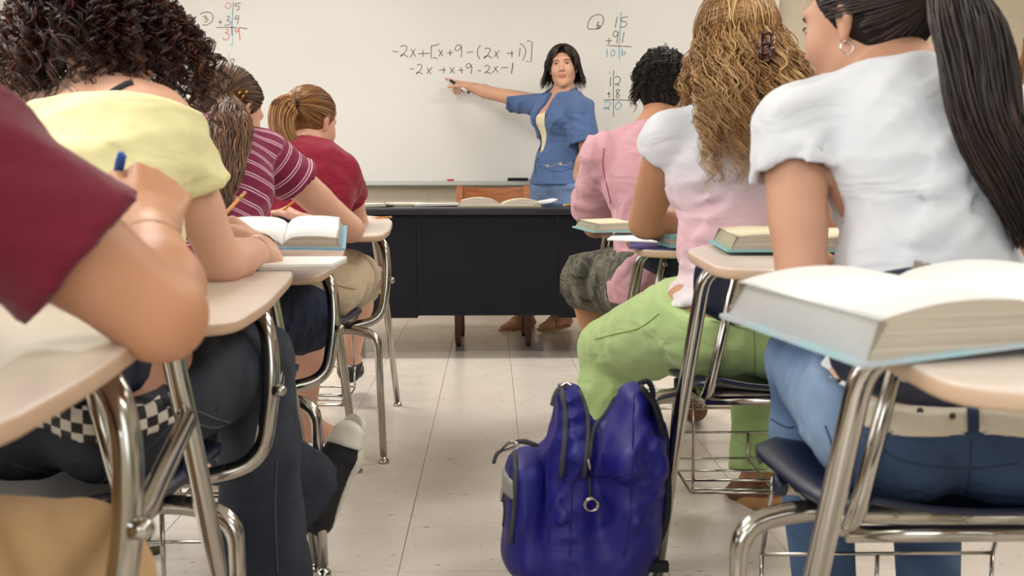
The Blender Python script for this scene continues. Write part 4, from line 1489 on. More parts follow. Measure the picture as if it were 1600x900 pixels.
# ---------------------------------------------------------------- blonde girl in green trousers
def blonde_girl():
    J = dict(pel=V3(.60, 2.43, .56), nec=at(1150, 172, 2.54), shL=at(1046, 218, 2.53), shR=V3(.76, 2.51, .98), head=at(1149, 72, 2.58), hf=V3(-.05, .99, -.05),
             elL=at(1008, 348, 2.70), wrL=at(1092, 352, 2.86), elR=V3(.88, 2.76, .77), wrR=V3(.76, 2.97, .765),
             knL=at(953, 545, 2.80), anL=at(958, 800, 2.74), knR=V3(.75, 2.86, .555), anR=at(1188, 735, 2.76), ftR=V3(-.2, .95, -.25), hipright=V3(.98, -.15, 0))
    p = build_person(J, 1.16, leg_w=1.04)
    base = np.array([.60, 2.45, 0])
    t = person('person with long wavy blonde hair, sleeveless white and pink top and lime green trousers', base)
    p.hand['L'], _ = hand_prims(J['wrL'], V3(.7, .6, -.1), (0, 0, 1), -1, (.5, .5, .6, .6))
    p.hand['R'], _ = hand_prims(J['wrR'], V3(-.6, .7, -.05), (0, 0, 1), 1, (.5, .5, .6, .6))
    skin_mesh(p, t, base, SK_C)
    zt, zb = J['nec'][2], .60
    tee(p, t, base, M_DIP, 'top', off=.012, sleeve=.13, flare=.014, hem=(V3(.6, 2.43, .605), V3(.12, -.15, -1)), neck=(J['nec'] + p.up * .0, p.up + p.fwd * .2),
        bumps=[wrinkle(21, (1, .1, -.25), .06, .006, .2, ((.44, 2.4, .72), .2)), wrinkle(22, (1, 0, .3), .09, .003)], key='top', attrs={'u': lambda V: np.clip((zt - V[:, 2]) / (zt - zb), 0, 1)})
    trousers(p, t, base, M_GREEN, 'trousers', waist=.06, waist_n=V3(0, -.3, 1), flare=.028, off=.014,
             bumps=[wrinkle(31, (.3, .2, 1), .06, .006, .25, (J['knL'] + V3(.09, -.12, -.03), .16)), wrinkle(32, (.2, 0, 1), .05, .005, .3, (J['anL'] + V3(0, 0, .2), .22)), wrinkle(33, (1, .3, .4), .09, .003)], key='green')
    M_GS = mat('green_seam', '93b356', .9)
    for pix in ([(930, 530), (960, 522), (1000, 512), (1030, 490)], [(1178, 510), (1180, 560), (1178, 590)], [(1128, 500), (1160, 512), (1196, 512)]):
        seam('seam', 'green', pix, .0018, M_GS, t, base)
    shoe(p, 'L', t, base, mat('tan_leather', '8a5f3c', .6), mat('wood_sole', 'a87a48', .5))
    sh = solid('shoe', [(p.foot['R'], [(J['anR'] - J['updummy'] if 'updummy' in J else J['ballR'] + J['upfR'] * .03, J['upfR'], 0)], .004)], .005, mat('brown_strap_leather', '6b4029', .5), t, base)
    pr = [rc(J['heelR'] - J['upfR'] * .03, J['ballR'] - J['upfR'] * .025, .033, .03, .02, (J['sideR'], 1.1))]
    solid('clog_heel', [(pr, [], 0)], .005, mat('wood_sole', 'a87a48', .5), sh, base, cuts=[(J['heelR'] - J['upfR'] * .022, J['upfR'], 0), (J['heelR'] - J['upfR'] * .075, -J['upfR'], 0)])
    # hair: half pulled up, the rest falling in waves down the back
    HM = hair_mat('hair_blonde', '4a2d16', '96683a', 'd6b47c', .38)
    scalp(p, t, base, HM, .008)
    paths, tint = [], []
    for c in range(400):
        az = np.clip(RG.normal(0, 1.25), -2.75, 2.75)     # 0 = straight back
        top = np.array([RG.normal(0, .12), -.15 + RG.normal(0, .2), 1.0])
        d0 = np.array([math.sin(az) * .98, -math.cos(az) * .9, RG.uniform(-.35, .1)])
        if d0[1] > .55:
            continue
        D = slerp(np.tile(top / np.linalg.norm(top), (9, 1)), np.tile(unit(d0), (9, 1)), np.linspace(0, 1, 9)[:, None])
        root = on_skull(p, D, .012 + .012 * RG.rand())
        end0 = root[-1]
        L = RG.uniform(.19, .35) * (1.0 if d0[1] < .1 else .8)
        m = 26
        s = np.linspace(0, 1, m)[1:]
        out = np.array([end0[0] - p.J['head'][0], min(-.02, end0[1] - p.J['head'][1]) - .03, 0])
        ytar = RG.uniform(2.27, 2.335) if d0[1] < .25 else end0[1] - .02
        spread = 1.0 + .22 * np.sin(s * 2.6)
        hang = np.stack([p.J['head'][0] + (end0[0] - p.J['head'][0]) * spread + .02 * s * np.sign(out[0]),
                         end0[1] + (ytar - end0[1]) * s ** .7, end0[2] - L * s], 1)
        lam, am, ph = RG.uniform(.055, .095), RG.uniform(.007, .016), RG.rand() * 6.28
        base_path = np.concatenate([root, hang])
        q = np.concatenate([np.linspace(0, .02, 9), .02 + L * s])
        env = np.clip((q - .02) / .07, 0, 1)
        hel = np.stack([am * np.cos(q / lam * 6.28 + ph), am * .7 * np.sin(q / lam * 6.28 + ph), np.zeros_like(q)], 1) * env[:, None]
        tc_ = np.clip(RG.normal(.55, .2), 0, 1)
        for k in range(5):
            o = RG.normal(0, .0042, 3)
            jj = np.stack([.003 * np.sin(q / .03 * 6.28 + RG.rand() * 6), .002 * np.cos(q / .035 * 6.28 + RG.rand() * 6), 0 * q], 1) * env[:, None]
            paths.append(base_path + hel + o + jj)
            tint.append(np.clip(tc_ + RG.normal(0, .16), 0, 1))
    strands('hair', np.array(paths), .0013, HM, t, base, tint)
    # pulled-back wings meeting under the claw clip
    kd = unit(V3(.32, -.92, .22))
    P2 = pulled_back(p, kd, RG, 420, lift=.022)
    keep_ = [i for i in range(len(P2)) if ((P2[i, 0] - p.J['head']) @ p.HF.T)[2] > .0]
    strands('pulled_back_hair', P2[keep_], .0011, HM, t, base, np.clip(RG.normal(.7, .2, len(keep_)), 0, 1))
    M_CLAW = mat('tortoise_plastic', '4a1c12', .15, vary=(60., '150805', .9), spec=.6)
    cy = 2.372
    cl = thing('hair_clip', 'brown tortoiseshell claw clip holding up the blonde hair', 'hair clip', at(1197, 85, cy))
    cb = at(1197, 85, cy)
    for (xa, ya, xb, yb, r) in ((1191, 50, 1190, 112, .006), (1206, 52, 1205, 98, .006)):
        tube('clip_bar', catmull([at(xa, ya, cy) - cb, at(xa - 2, (ya + yb) / 2, cy - .012) - cb, at(xb, yb, cy) - cb], 6), [r * .7, r, r * .7], M_CLAW, cl, 8)
    for yy in (54, 70, 86, 98):
        tube('claw_tooth', catmull([at(1191, yy, cy - .008) - cb, at(1198, yy - 3, cy - .022) - cb, at(1207, yy, cy - .006) - cb], 5), [.004, .0055, .003], M_CLAW, cl, 8)
    bm = bmesh.new(); box_bm(bm, at(1203, 84, cy - .016) - cb, (.022, .012, .030), None, .005); bm_obj('clip_plate', bm, M_CLAW, cl, True)
    return p

# ---------------------------------------------------------------- person in the pink shirt
def pink_person():
    J = dict(pel=V3(.575, 3.33, .56), nec=at(1020, 205, 3.46), shL=at(944, 243, 3.45), shR=V3(.70, 3.44, .95), head=at(1036, 138, 3.56), hf=V3(.30, .93, -.2),
             elL=at(930, 352, 3.70), wrL=at(1000, 350, 3.90), elR=V3(.82, 3.66, .77), wrR=V3(.68, 3.85, .765),
             knL=at(912, 440, 3.74), anL=at(972, 615, 3.68), knR=V3(.72, 3.76, .55), anR=at(1085, 618, 3.72), hipright=V3(.98, -.12, 0))
    p = build_person(J, 1.18)
    base = np.array([.575, 3.35, 0])
    t = person('person with short dark curly hair in a pink shirt and camouflage shorts', base)
    p.hand['L'], _ = hand_prims(J['wrL'], V3(.7, .5, -.1), (0, 0, 1), -1, (.5, .5, .6, .6))
    p.hand['R'], _ = hand_prims(J['wrR'], V3(-.6, .6, -.05), (0, 0, 1), 1, (.5, .5, .6, .6))
    skin_mesh(p, t, base, SK_C)
    tee(p, t, base, M_PINK, off=.016, sleeve=.78, flare=.026, extra=[rc(V3(.575, 3.33, .60), V3(.575, 3.31, .50), .155, .185, .03, (V3(0, 1, 0), .72))], hem=(V3(.575, 3.33, .50), V3(0, 0, -1)), neck=(J['nec'] + p.up * .012, p.up + p.fwd * .2),
        bumps=[wrinkle(41, (.3, .2, 1), .08, .005), wrinkle(42, (1, 0, -.6), .06, .005, .2, ((.45, 3.3, .7), .2))], key='pink')
    M_PS = mat('pink_seam', 'a34f66', .9)
    seam('seam', 'pink', [(944, 232), (942, 258), (947, 285), (955, 318)], .0022, M_PS, t, base)
    e_ = lerp(J['shL'], J['elL'], .77)
    solid('sleeve_trim', [([rc(J['shL'], J['elL'], p.arm['L'][1][3] + .004, p.arm['L'][1][3] + .024, .02)], [], .017)], .005, mat('dark_red_trim', '6d2036', .8), t, base,
          cuts=[(e_ + unit(J['elL'] - J['shL']) * .006, unit(J['elL'] - J['shL']), 0), (e_ - unit(J['elL'] - J['shL']) * .004, -unit(J['elL'] - J['shL']), 0)])
    trousers(p, t, base, M_CAMO, 'shorts', short=.96, off=.010, bumps=[wrinkle(43, (.2, .3, 1), .07, .006)], key='camo')
    # cargo pocket with flap on the outside of the left thigh
    pc = on_surface('camo', 903, 440, 0)
    pc = pc if pc is not None else at(905, 440, 3.66)
    fr_ = frame(unit(J['knL'] - p.leg['L'][0][1]), V3(0, 0, 1))
    pk = solid('cargo_pocket', [([rc(pc + V3(.02, -.02, -.045), pc + V3(.03, .05, -.04), .04, .04, .02), rc(pc + V3(.02, -.02, .02), pc + V3(.03, .05, .02), .045, .045, .02)], [], 0)], .006, M_CAMO, t, base, bumps=[wrinkle(44, (0, .3, 1), .05, .004)])
    solid('pocket_flap', [([rc(pc + V3(.02, -.03, .035), pc + V3(.03, .05, .035), .047, .047, .02)], [], .003)], .006, M_CAMO, pk, base, cuts=[(pc + V3(0, 0, .018), V3(0, 0, -1), .002)])
    shoe(p, 'R', t, base, mat('wicker_weave', '7a4d2c', .8, bump=(160., .9)), mat('brown_sole', '5a3824', .6))
    shoe(p, 'L', t, base, mat('wicker_weave', '7a4d2c', .8, bump=(160., .9)), mat('brown_sole', '5a3824', .6))
    HM = hair_mat('hair_black_brown', '120d0b', '1f1613', '3d2b25')
    scalp(p, t, base, HM, .014, nape=-.10)
    paths, tint = [], []
    for c in range(420):
        v = RG.normal(size=3); v /= np.linalg.norm(v)
        if v[2] < -.6 or v[1] * .8 - v[2] * .6 > .42:
            continue
        r0 = on_skull(p, v[None], .010)[0]
        out = v @ p.HF
        m = 14
        s = np.linspace(0, 1, m)
        L = RG.uniform(.03, .065)
        low = max(0, -v[2])
        path = r0 + out * (L * .45 * (s ** .8))[:, None] + np.array([0, 0, -1.0]) * (L * .75 * s ** 1.6)[:, None]
        a1 = unit(np.cross(out, [0, 0, 1.0]) + 1e-6)
        lam, am, ph = .035, RG.uniform(.003, .007), RG.rand() * 6.28
        path = path + a1 * (am * np.sin(s * L / lam * 6.28 + ph))[:, None] * 1.0 + out * (am * np.cos(s * L / lam * 6.28 + ph))[:, None]
        tb = np.clip(RG.normal(.4, .25), 0, 1)
        for k in range(6):
            paths.append(path + RG.normal(0, .0035, 3)); tint.append(np.clip(tb + RG.normal(0, .15), 0, 1))
    strands('hair', np.array(paths), .0013, HM, t, base, tint)
    return p

# ---------------------------------------------------------------- girl in the red shirt (front of the left row)
def red_girl():
    J = dict(pel=V3(-.60, 3.36, .56), nec=at(484, 234, 3.53), shR=at(536, 274, 3.51), shL=V3(-.775, 3.48, .89), head=at(485, 193, 3.66), hf=V3(.42, .84, -.32),
             elR=at(560, 352, 3.70), wrR=at(515, 345, 3.92), elL=V3(-.86, 3.74, .765), wrL=V3(-.70, 3.92, .765),
             knR=at(566, 436, 3.78), anR=at(546, 562, 4.12), knL=V3(-.74, 3.80, .55), anL=V3(-.74, 3.95, .09))
    p = build_person(J, 1.0)
    base = np.array([-.60, 3.4, 0])
    t = person('person with a light brown ponytail in a plain dark red shirt, nearest the teacher', base)
    p.hand['R'], _ = hand_prims(J['wrR'], V3(-.5, .8, -.1), (0, 0, 1), 1, (.5, .6, .7, .7))
    p.hand['L'], _ = hand_prims(J['wrL'], V3(.5, .8, -.1), (0, 0, 1), -1, (.3, .3, .4, .4))
    skin_mesh(p, t, base, SK_A)
    tee(p, t, base, M_RED, off=.011, sleeve=.42, flare=.012, hem=(V3(-.6, 3.36, .58), V3(0, 0, -1)), neck=(J['nec'] + p.up * .018, p.up + p.fwd * .3), bumps=[wrinkle(51, (.4, .2, 1), .09, .003), wrinkle(52, (1, .2, -.6), .06, .004, .2, (J['shR'] + V3(0, -.03, -.12), .12))], key='red')
    trousers(p, t, base, M_CREAM, 'shorts', short=.72, off=.013, bumps=[wrinkle(53, (.3, 0, 1), .06, .004)], key='cream')
    seam('seam', 'cream', [(488, 432), (510, 440), (535, 448), (555, 452)], .002, mat('cream_seam', 'a08c70', .9), t, base)
    M_BSHOE = mat('black_shoe', '17151a', .5)
    shoe(p, 'R', t, base, M_BSHOE, mat('black_sole', '101012', .6), low=True)
    shoe(p, 'L', t, base, M_BSHOE, mat('black_sole', '101012', .6), low=True)
    HM = hair_mat('hair_light_brown', '5b3820', '8f6038', 'c29355')
    scalp(p, t, base, HM, .007, .85)
    K = at(463, 164, 3.57)
    kd = unit(p.HF @ (K - p.HW(0, -.012, .028)))
    S = pulled_back(p, kd, RG, 650, lift=.009)
    strands('hair', S, .0013, HM, t, base, np.clip(RG.normal(.42, .25, len(S)), 0, 1))
    K = on_skull(p, kd[None], .012)[0]
    G = [K, K + V3(-.035, -.04, -.005), at(444, 195, 3.50), at(443, 222, 3.47), at(470, 250, 3.45)]
    G = [K, at(450, 163, 3.53), at(440, 185, 3.50), at(446, 215, 3.48), at(470, 256, 3.46)]
    S = tail_bundle(G, 420, 18, RG, .014, .046, .030, .002, .3, .5)
    strands('ponytail', S, .0014, HM, t, base, np.clip(RG.normal(.62, .25, len(S)), 0, 1))
    tube('hair_tie', [K + p.HF[0] * .014 * math.cos(a) + p.HF[2] * .014 * math.sin(a) - base for a in np.linspace(0, 6.28, 14)], .005, mat('dark_elastic', '2a1a14', .8), t, 8)
    return p

# ---------------------------------------------------------------- girl in the striped shirt
def striped_girl():
    J = dict(pel=V3(-.70, 2.47, .56), nec=at(340, 210, 2.80), shR=at(414, 240, 2.80), shL=V3(-.88, 2.74, .93), head=at(357, 176, 2.92), hf=V3(.42, .78, -.46),
             elR=at(548, 358, 2.97), wrR=at(484, 350, 3.14), elL=V3(-.94, 2.86, .77), wrL=V3(-.80, 3.05, .765),
             knR=at(478, 498, 2.95), anR=at(474, 655, 3.20), ftR=V3(.55, .8, -.1), knL=V3(-.80, 2.92, .55), anL=V3(-.80, 3.0, .09), slouch=.03)
    p = build_person(J, 1.03)
    base = np.array([-.70, 2.5, 0])
    t = person('person with long brown hair in a maroon shirt with thin white stripes, writing', base)
    p.hand['R'], tips = hand_prims(J['wrR'], V3(-.60, .55, .30), (.5, .2, .8), 1, (.8, .9, .95, 1.0), (.4, .5))
    p.hand['L'], _ = hand_prims(J['wrL'], V3(.5, .8, -.1), (0, 0, 1), -1, (.3, .3, .4, .4))
    skin_mesh(p, t, base, SK_A)
    p.tips = tips
    sh, e_ = J['shR'], J['elR']
    dR = unit(e_ - sh)
    shl, dL = J['shL'], unit(J['elL'] - J['shL'])
    def ucoord(V):
        u = (V - J['pel']) @ unit(p.che - J['pel'])
        w = (V - sh) @ dR
        rad = np.linalg.norm((V - sh) - w[:, None] * dR, axis=1)
        w2 = (V - shl) @ dL
        rad2 = np.linalg.norm((V - shl) - w2[:, None] * dL, axis=1)
        out = np.where((w > .005) & (rad < .082) & (((V - sh) @ p.right) > -.02), w + 5.0, u + 5.0)
        return np.where((w2 > .005) & (rad2 < .082) & (((V - shl) @ p.right) < .02), w2 + 5.0, out)
    tee(p, t, base, M_STRIPE, off=.011, sleeve=.36, flare=.014, hem=(V3(-.70, 2.47, .60), V3(0, 0, -1)), neck=(J['nec'] + p.up * .012, p.up + p.fwd * .3), res=.006,
        bumps=[wrinkle(61, (.4, .2, 1), .10, .003), wrinkle(62, (.6, .2, 1), .05, .004, .2, (sh + V3(-.05, -.03, -.14), .10))], key='stripe', attrs={'u': ucoord})
    trousers(p, t, base, M_DENIM_N, 'shorts', short=.98, off=.013, bumps=[wrinkle(63, (.3, 0, 1), .06, .004)], key='navy')
    HM = hair_mat('hair_mid_brown', '2f1d14', '5f3f2a', '9a6d48')
    scalp(p, t, base, HM, .007, .85)
    K = at(352, 146, 2.80)
    kd = unit(p.HF @ (K - p.HW(0, -.012, .028)))
    S = pulled_back(p, kd, RG, 700, lift=.009)
    strands('hair', S, .0012, HM, t, base, np.clip(RG.normal(.38, .25, len(S)), 0, 1))
    K = on_skull(p, kd[None], .010)[0]
    G = [K, at(357, 172, 2.74), at(360, 205, 2.66), at(354, 250, 2.57), at(344, 300, 2.49), at(342, 338, 2.45)]
    S = tail_bundle(G, 620, 26, RG, .022, .055, .022, .006, .12, .45)
    strands('ponytail', S, .0012, HM, t, base, np.clip(RG.normal(.52, .25, len(S)), 0, 1))
    M_PIN = mat('hairpin_metal', 'c8c3b8', .2, 1.0)
    M_GOLD = mat('gold_clip', 'b9822f', .25, .8)
    tube('hair_pin', [at(348, 151, K[1] - .015) - base, at(355, 147, K[1] - .02) - base], .002, M_PIN, t, 6)
    for (x, y) in ((373, 147), (379, 152), (389, 143)):
        v = unit(p.HF @ (at(x, y, J['head'][1] - .07) - p.HW(0, -.012, .028)))
        q = on_skull(p, v[None], .016)[0]
        tube('gold_clip', [q - V3(.006, 0, .006) - base, q + V3(.003, 0, .006) - base], [.0035, .0045, .003], M_GOLD, t, 8)
    q = p.HW(.076, -.010, -.036)
    lathe('ear_stud', [(.001, -.003), (.003, 0), (.001, .003)], M_PIN, t, 8, q - base)
    return p

# ---------------------------------------------------------------- girl with curly hair in the yellow top
def curly_girl():
    J = dict(pel=V3(-.62, 1.60, .56), nec=at(175, 150, 1.93), shR=at(262, 205, 1.89), shL=at(28, 188, 1.93), head=at(170, 62, 2.03), hf=V3(.30, .85, -.30),
             elR=at(348, 414, 1.94), wrR=at(411, 388, 2.14), elL=V3(-.97, 2.05, .77), wrL=V3(-.80, 2.24, .765),
             knR=at(402, 562, 2.02), anR=at(412, 965, 1.97), knL=V3(-.66, 2.06, .53), anL=at(478, 782, 2.32), ftL=V3(.10, .10, .34), slouch=.02)
    p = build_person(J, 1.02)
    base = np.array([-.62, 1.65, 0])
    t = person('person with dark curly hair, pale yellow wide-necked top and checkered belt', base)
    p.hand['R'], tips = hand_prims(J['wrR'], V3(-.55, .50, .42), (.60, .10, .75), 1, (.75, .85, .95, 1.0), (.40, .5))
    p.hand['L'], _ = hand_prims(J['wrL'], V3(.5, .8, -.1), (0, 0, 1), -1, (.3, .3, .4, .4))
    p.tips = tips
    skin_mesh(p, t, base, SK_A)
    # wide neckline resting low on the shoulders
    tee(p, t, base, M_YELLOW, 'top', off=.013, sleeve=.44, flare=.020, hem=(V3(-.62, 1.60, .665), V3(.1, -.35, -1)),
        neck=(at(230, 172, 1.86), unit(p.up * 1.0 - p.fwd * .25 + p.right * .12)), res=.0065, hemw=.003,
        bumps=[wrinkle(71, (.8, .2, -.7), .08, .005, .2, (J['shR'] + V3(-.10, -.08, -.08), .16)), wrinkle(72, (1, .2, -.1), .10, .004)], key='yellow')
    trousers(p, t, base, M_DENIM_D, 'jeans', waist=.075, waist_n=V3(.12, -.35, 1), flare=.050, cuff=.97, bumps=[wrinkle(73, (.5, .5, .3), .05, .005, .3, (J['knR'] + V3(-.1, -.2, 0), .14)), wrinkle(74, (0, 0, 1), .09, .003)], key='jeans_b')
    # checkered belt
    bp = J['pel'] + np.array([0, 0, .052])
    mc = mat('checker_belt', 'd8d2c6', .6)
    nt = mc.node_tree
    a = nt.nodes.new('ShaderNodeAttribute'); a.attribute_name = 'cu'
    b2 = nt.nodes.new('ShaderNodeAttribute'); b2.attribute_name = 'cv'
    cx = nt.nodes.new('ShaderNodeCombineXYZ')
    nt.links.new(a.outputs['Fac'], cx.inputs[0]); nt.links.new(b2.outputs['Fac'], cx.inputs[1])
    ck = nt.nodes.new('ShaderNodeTexChecker'); ck.inputs['Scale'].default_value = 1.0
    ck.inputs[1].default_value = lin('d8d2c6'); ck.inputs[2].default_value = lin('1a1718')
    nt.links.new(cx.outputs[0], ck.inputs[0]); nt.links.new(ck.outputs[0], nt.nodes['Principled BSDF'].inputs['Base Color'])
    bn = unit(V3(.12, -.35, 1))
    solid('checkered_belt', [([p.torso[0], p.torso[1]] + p.torso[7:9], [], .022)], .0055, mc, t, base,
          cuts=[(bp + bn * .020, bn, 0), (bp - bn * .020, -bn, 0)], k=.05, key='belt_b', smooth_it=2,
          attrs={'cu': lambda V: np.arctan2(V[:, 0] - J['pel'][0], -(V[:, 1] - J['pel'][1])) * .145 / .0125 + 100.01, 'cv': lambda V: ((V - bp) @ bn + .020) / .0133 + 100.01})
    for pix in ([(300, 640), (360, 660), (420, 655)], [(150, 760), (190, 730), (230, 700), (262, 668)], [(20, 725), (80, 738), (140, 730)], [(300, 660), (330, 668), (350, 665)],
                [(432, 720), (430, 800), (434, 895)]):
        seam('seam', 'jeans_b', pix, .0016, M_THREAD_D, t, base)
    for (x, y) in ((45, 680), (248, 615)):
        lp = [on_surface('belt_b', x + k * 2, y + k * 6 - 22, .002) for k in range(8)]
        lp = [q for q in lp if q is not None]
        if len(lp) > 2:
            strip('belt_loop', np.array(lp) - base, .012, M_DENIM_D, t)
    # canvas slip-on: black upper, white rubber toe and sole
    for s in 'LR':
        shoe(p, s, t, base, mat('black_canvas', '151317', .8, bump=(400., .2)), mat('white_rubber', 'd5cfc2', .5), .030)
    capp = [rc(J['ballL'] + J['fdL'] * .02, J['toeL'], .027, .021, .015, (J['sideL'], 1.65))]
    solid('toe_cap', [(capp, [(J['ballL'] + J['fdL'] * .022, -J['fdL'], 0)], .008)], .005, mat('white_rubber', 'd5cfc2', .5), t, base)
    # black strap over the shoulder
    S_ = [on_surface('body_' + t.name, x, y, .002) for x, y in ((158, 156), (168, 150), (178, 144), (188, 138), (198, 133), (206, 131))]
    S_ = [q for q in S_ if q is not None]
    if len(S_) > 2:
        tube('shoulder_strap', np.array(S_) - base, .0055, mat('black_strap', '1b1b24', .7), t, 8)
    # curls
    HM = hair_mat('hair_curly_brown', '190d0a', '35190f', '6e3a22', .33)
    scalp(p, t, base, HM, .018, nape=-.06)
    paths, tint = [], []
    n = 0
    while n < 400:
        v = RG.normal(size=3); v /= np.linalg.norm(v)
        if v[2] < -.55 or v[1] * .85 - v[2] * .5 > .55:
            continue
        n += 1
        r0 = on_skull(p, v[None], .006)[0]
        out = unit(v @ p.HF)
        m = 30
        s = np.linspace(0, 1, m)
        L = RG.uniform(.13, .22)
        push = RG.uniform(.45, .75) * (1 - .35 * max(0, v[2]))
        lat = out * np.array([1.12, 1.0, .75])
        path = r0 + lat * (L * push * (1 - np.exp(-2.2 * s)))[:, None] + np.array([0, 0, -1.0]) * (L * .80 * s ** 1.7)[:, None]
        T = np.gradient(path, axis=0); T /= np.linalg.norm(T, axis=1)[:, None]
        a1 = np.cross(T, unit(np.cross(out, [0.1, .2, 1.0]))); a1 /= np.linalg.norm(a1, axis=1)[:, None]
        a2 = np.cross(T, a1)
        lam, am, ph, hand = RG.uniform(.028, .045), RG.uniform(.008, .014), RG.rand() * 6.28, RG.choice([-1, 1])
        env = np.clip(s / .2, 0, 1) * am
        ang = s * L / lam * 6.28 + ph
        tb = np.clip(RG.normal(.45, .2), 0, 1)
        for k in range(4):
            dp = RG.normal(0, .25); dr = 1 + RG.normal(0, .18)
            q = path + a1 * (env * dr * np.cos(ang + dp))[:, None] + a2 * (env * dr * np.sin(ang + dp) * hand)[:, None] + RG.normal(0, .0022, 3)
            paths.append(q); tint.append(np.clip(tb + RG.normal(0, .15), 0, 1))
    strands('hair', np.array(paths), .0017, HM, t, base, tint)
    tube('bracelet', [J['wrR'] + unit(J['wrR'] - J['elR']) * -.012 + V3(.030 * math.cos(a), .006 * math.sin(a), .030 * math.sin(a)) - base for a in np.linspace(0, 6.28, 20)], .0016, mat('black_cord', '15120f', .6), t, 6)
    return p

# ---------------------------------------------------------------- boy in the maroon T-shirt (nearest, left edge)
def maroon_boy():
    J = dict(pel=V3(-.72, .70, .56), nec=V3(-.66, .93, 1.05), shR=at(-76, 250, .95), shL=V3(-.86, .90, .97), head=V3(-.64, 1.02, 1.20), hf=V3(.2, .9, -.3),
             elR=at(250, 494, 1.00), wrR=at(234, 358, 1.19), elL=V3(-.98, 1.1, .79), wrL=V3(-.82, 1.30, .785),
             knR=at(112, 905, 1.20), anR=V3(-.52, 1.22, .09), knL=V3(-.88, 1.12, .55), anL=V3(-.88, 1.15, .09))
    p = build_person(J, 1.18)
    base = np.array([-.72, .8, 0])
    t = person('person in a maroon T-shirt and khaki trousers at the left edge, elbow on the desk', base)
    p.hand['R'], tips = hand_prims(J['wrR'], V3(-.10, .75, .48), (.60, -.35, .70), 1, (.85, .9, .95, .95), (.35, .5), 1.08)
    p.hand['L'], _ = hand_prims(J['wrL'], V3(.5, .8, -.1), (0, 0, 1), -1, (.3, .3, .4, .4))
    p.tips = tips
    skin_mesh(p, t, base, SK_C, coarse=.010)
    tee(p, t, base, M_MAROON, off=.014, sleeve=.62, flare=.014, hem=(V3(-.72, .7, .56), V3(0, 0, -1)), neck=(J['nec'] + p.up * .012, p.up + p.fwd * .2), res=.0075, hemw=.0035,
        bumps=[wrinkle(81, (.5, .2, -.1), .09, .004)], key='maroon')
    trousers(p, t, base, M_KHAKI, 'trousers', off=.02, bumps=[wrinkle(82, (0, .3, 1), .12, .003)], flare=.02)
    shoe(p, 'R', t, base, mat('brown_leather', '4a3a2c', .6), mat('black_sole', '101012', .6))
    shoe(p, 'L', t, base, mat('brown_leather', '4a3a2c', .6), mat('black_sole', '101012', .6))
    HM = hair_mat('hair_boy_brown', '1d1410', '35241a', '57402f')
    scalp(p, t, base, HM, .010, .8, nape=-.06)
    S = pulled_back(p, unit(V3(.05, -.75, -.66)), RG, 600, lift=.014)
    strands('hair', S, .0016, HM, t, base, RG.rand(len(S)))
    return p

# ---------------------------------------------------------------- student cut off by the right edge
def edge_student():
    J = dict(pel=V3(1.625, 2.92, .56), nec=V3(1.625, 3.02, 1.08), shL=V3(1.470, 3.0, 1.025), shR=V3(1.795, 3.0, 1.02), head=V3(1.625, 3.06, 1.25), hf=V3(0, 1, -.1),
             elL=V3(1.395, 3.15, .77), wrL=V3(1.505, 3.36, .765), elR=V3(1.865, 3.15, .77), wrR=V3(1.745, 3.36, .765),
             knL=V3(1.525, 3.34, .55), anL=V3(1.525, 3.40, .09), knR=V3(1.725, 3.34, .55), anR=V3(1.725, 3.40, .09))
    p = build_person(J, 1.0)
    base = np.array([1.625, 2.95, 0])
    t = person('person cut off by the right edge of the picture with bare shoulder and strap', base)
    for s, sg in (('L', -1), ('R', 1)):
        p.hand[s], _ = hand_prims(J['wr' + s], V3(-.3 * sg, .9, -.05), (0, 0, 1), sg, (.3, .3, .4, .4))
    skin_mesh(p, t, base, SK_A, coarse=.013, head_res=.008, hand_res=.005)
    solid('camisole', [(p.torso, [], .010)], .010, cloth('beige_jersey', 'b9a88c'), t, base, cuts=[(V3(1.6, 3, .97), V3(0, -.2, 1), .002), (V3(1.7, 2.92, .57), V3(0, 0, -1), 0)])
    trousers(p, t, base, M_DENIM_D, 'jeans', res=.013)
    tube('camisole_strap', catmull([on_ for on_ in [V3(1.525, 2.925, .97) - base, V3(1.52, 2.945, 1.05) - base, V3(1.525, 2.99, 1.085) - base, V3(1.53, 3.05, 1.04) - base]], 5), .005, mat('dark_strap', '33241c', .7), t, 6)
    for s in 'LR':
        shoe(p, s, t, base, mat('brown_leather', '4a3a2c', .6), mat('black_sole', '101012', .6), res=.008)
    HM = hair_mat('hair_light_brown', '5b3820', '8f6038', 'c29355')
    scalp(p, t, base, HM, .010, res=.009)
    S = []
    for c in range(420):
        az = RG.uniform(-2.6, 2.6)
        top = unit(V3(RG.normal(0, .1), RG.normal(0, .2), 1))
        d0 = unit(V3(math.sin(az), -math.cos(az), RG.uniform(-.3, 0)))
        D = slerp(np.tile(top, (8, 1)), np.tile(d0, (8, 1)), np.linspace(0, 1, 8)[:, None])
        r = on_skull(p, D, .012)
        L = RG.uniform(.08, .16)
        s = np.linspace(0, 1, 9)[1:, None]
        S.append(np.concatenate([r, r[-1] + np.array([[0, -.02, -L]]) * s + np.array([(r[-1] - J['head'])[0] * .35, 0, 0]) * s]))
    strands('hair', np.array(S), .0016, HM, t, base, RG.rand(len(S)))
    return p

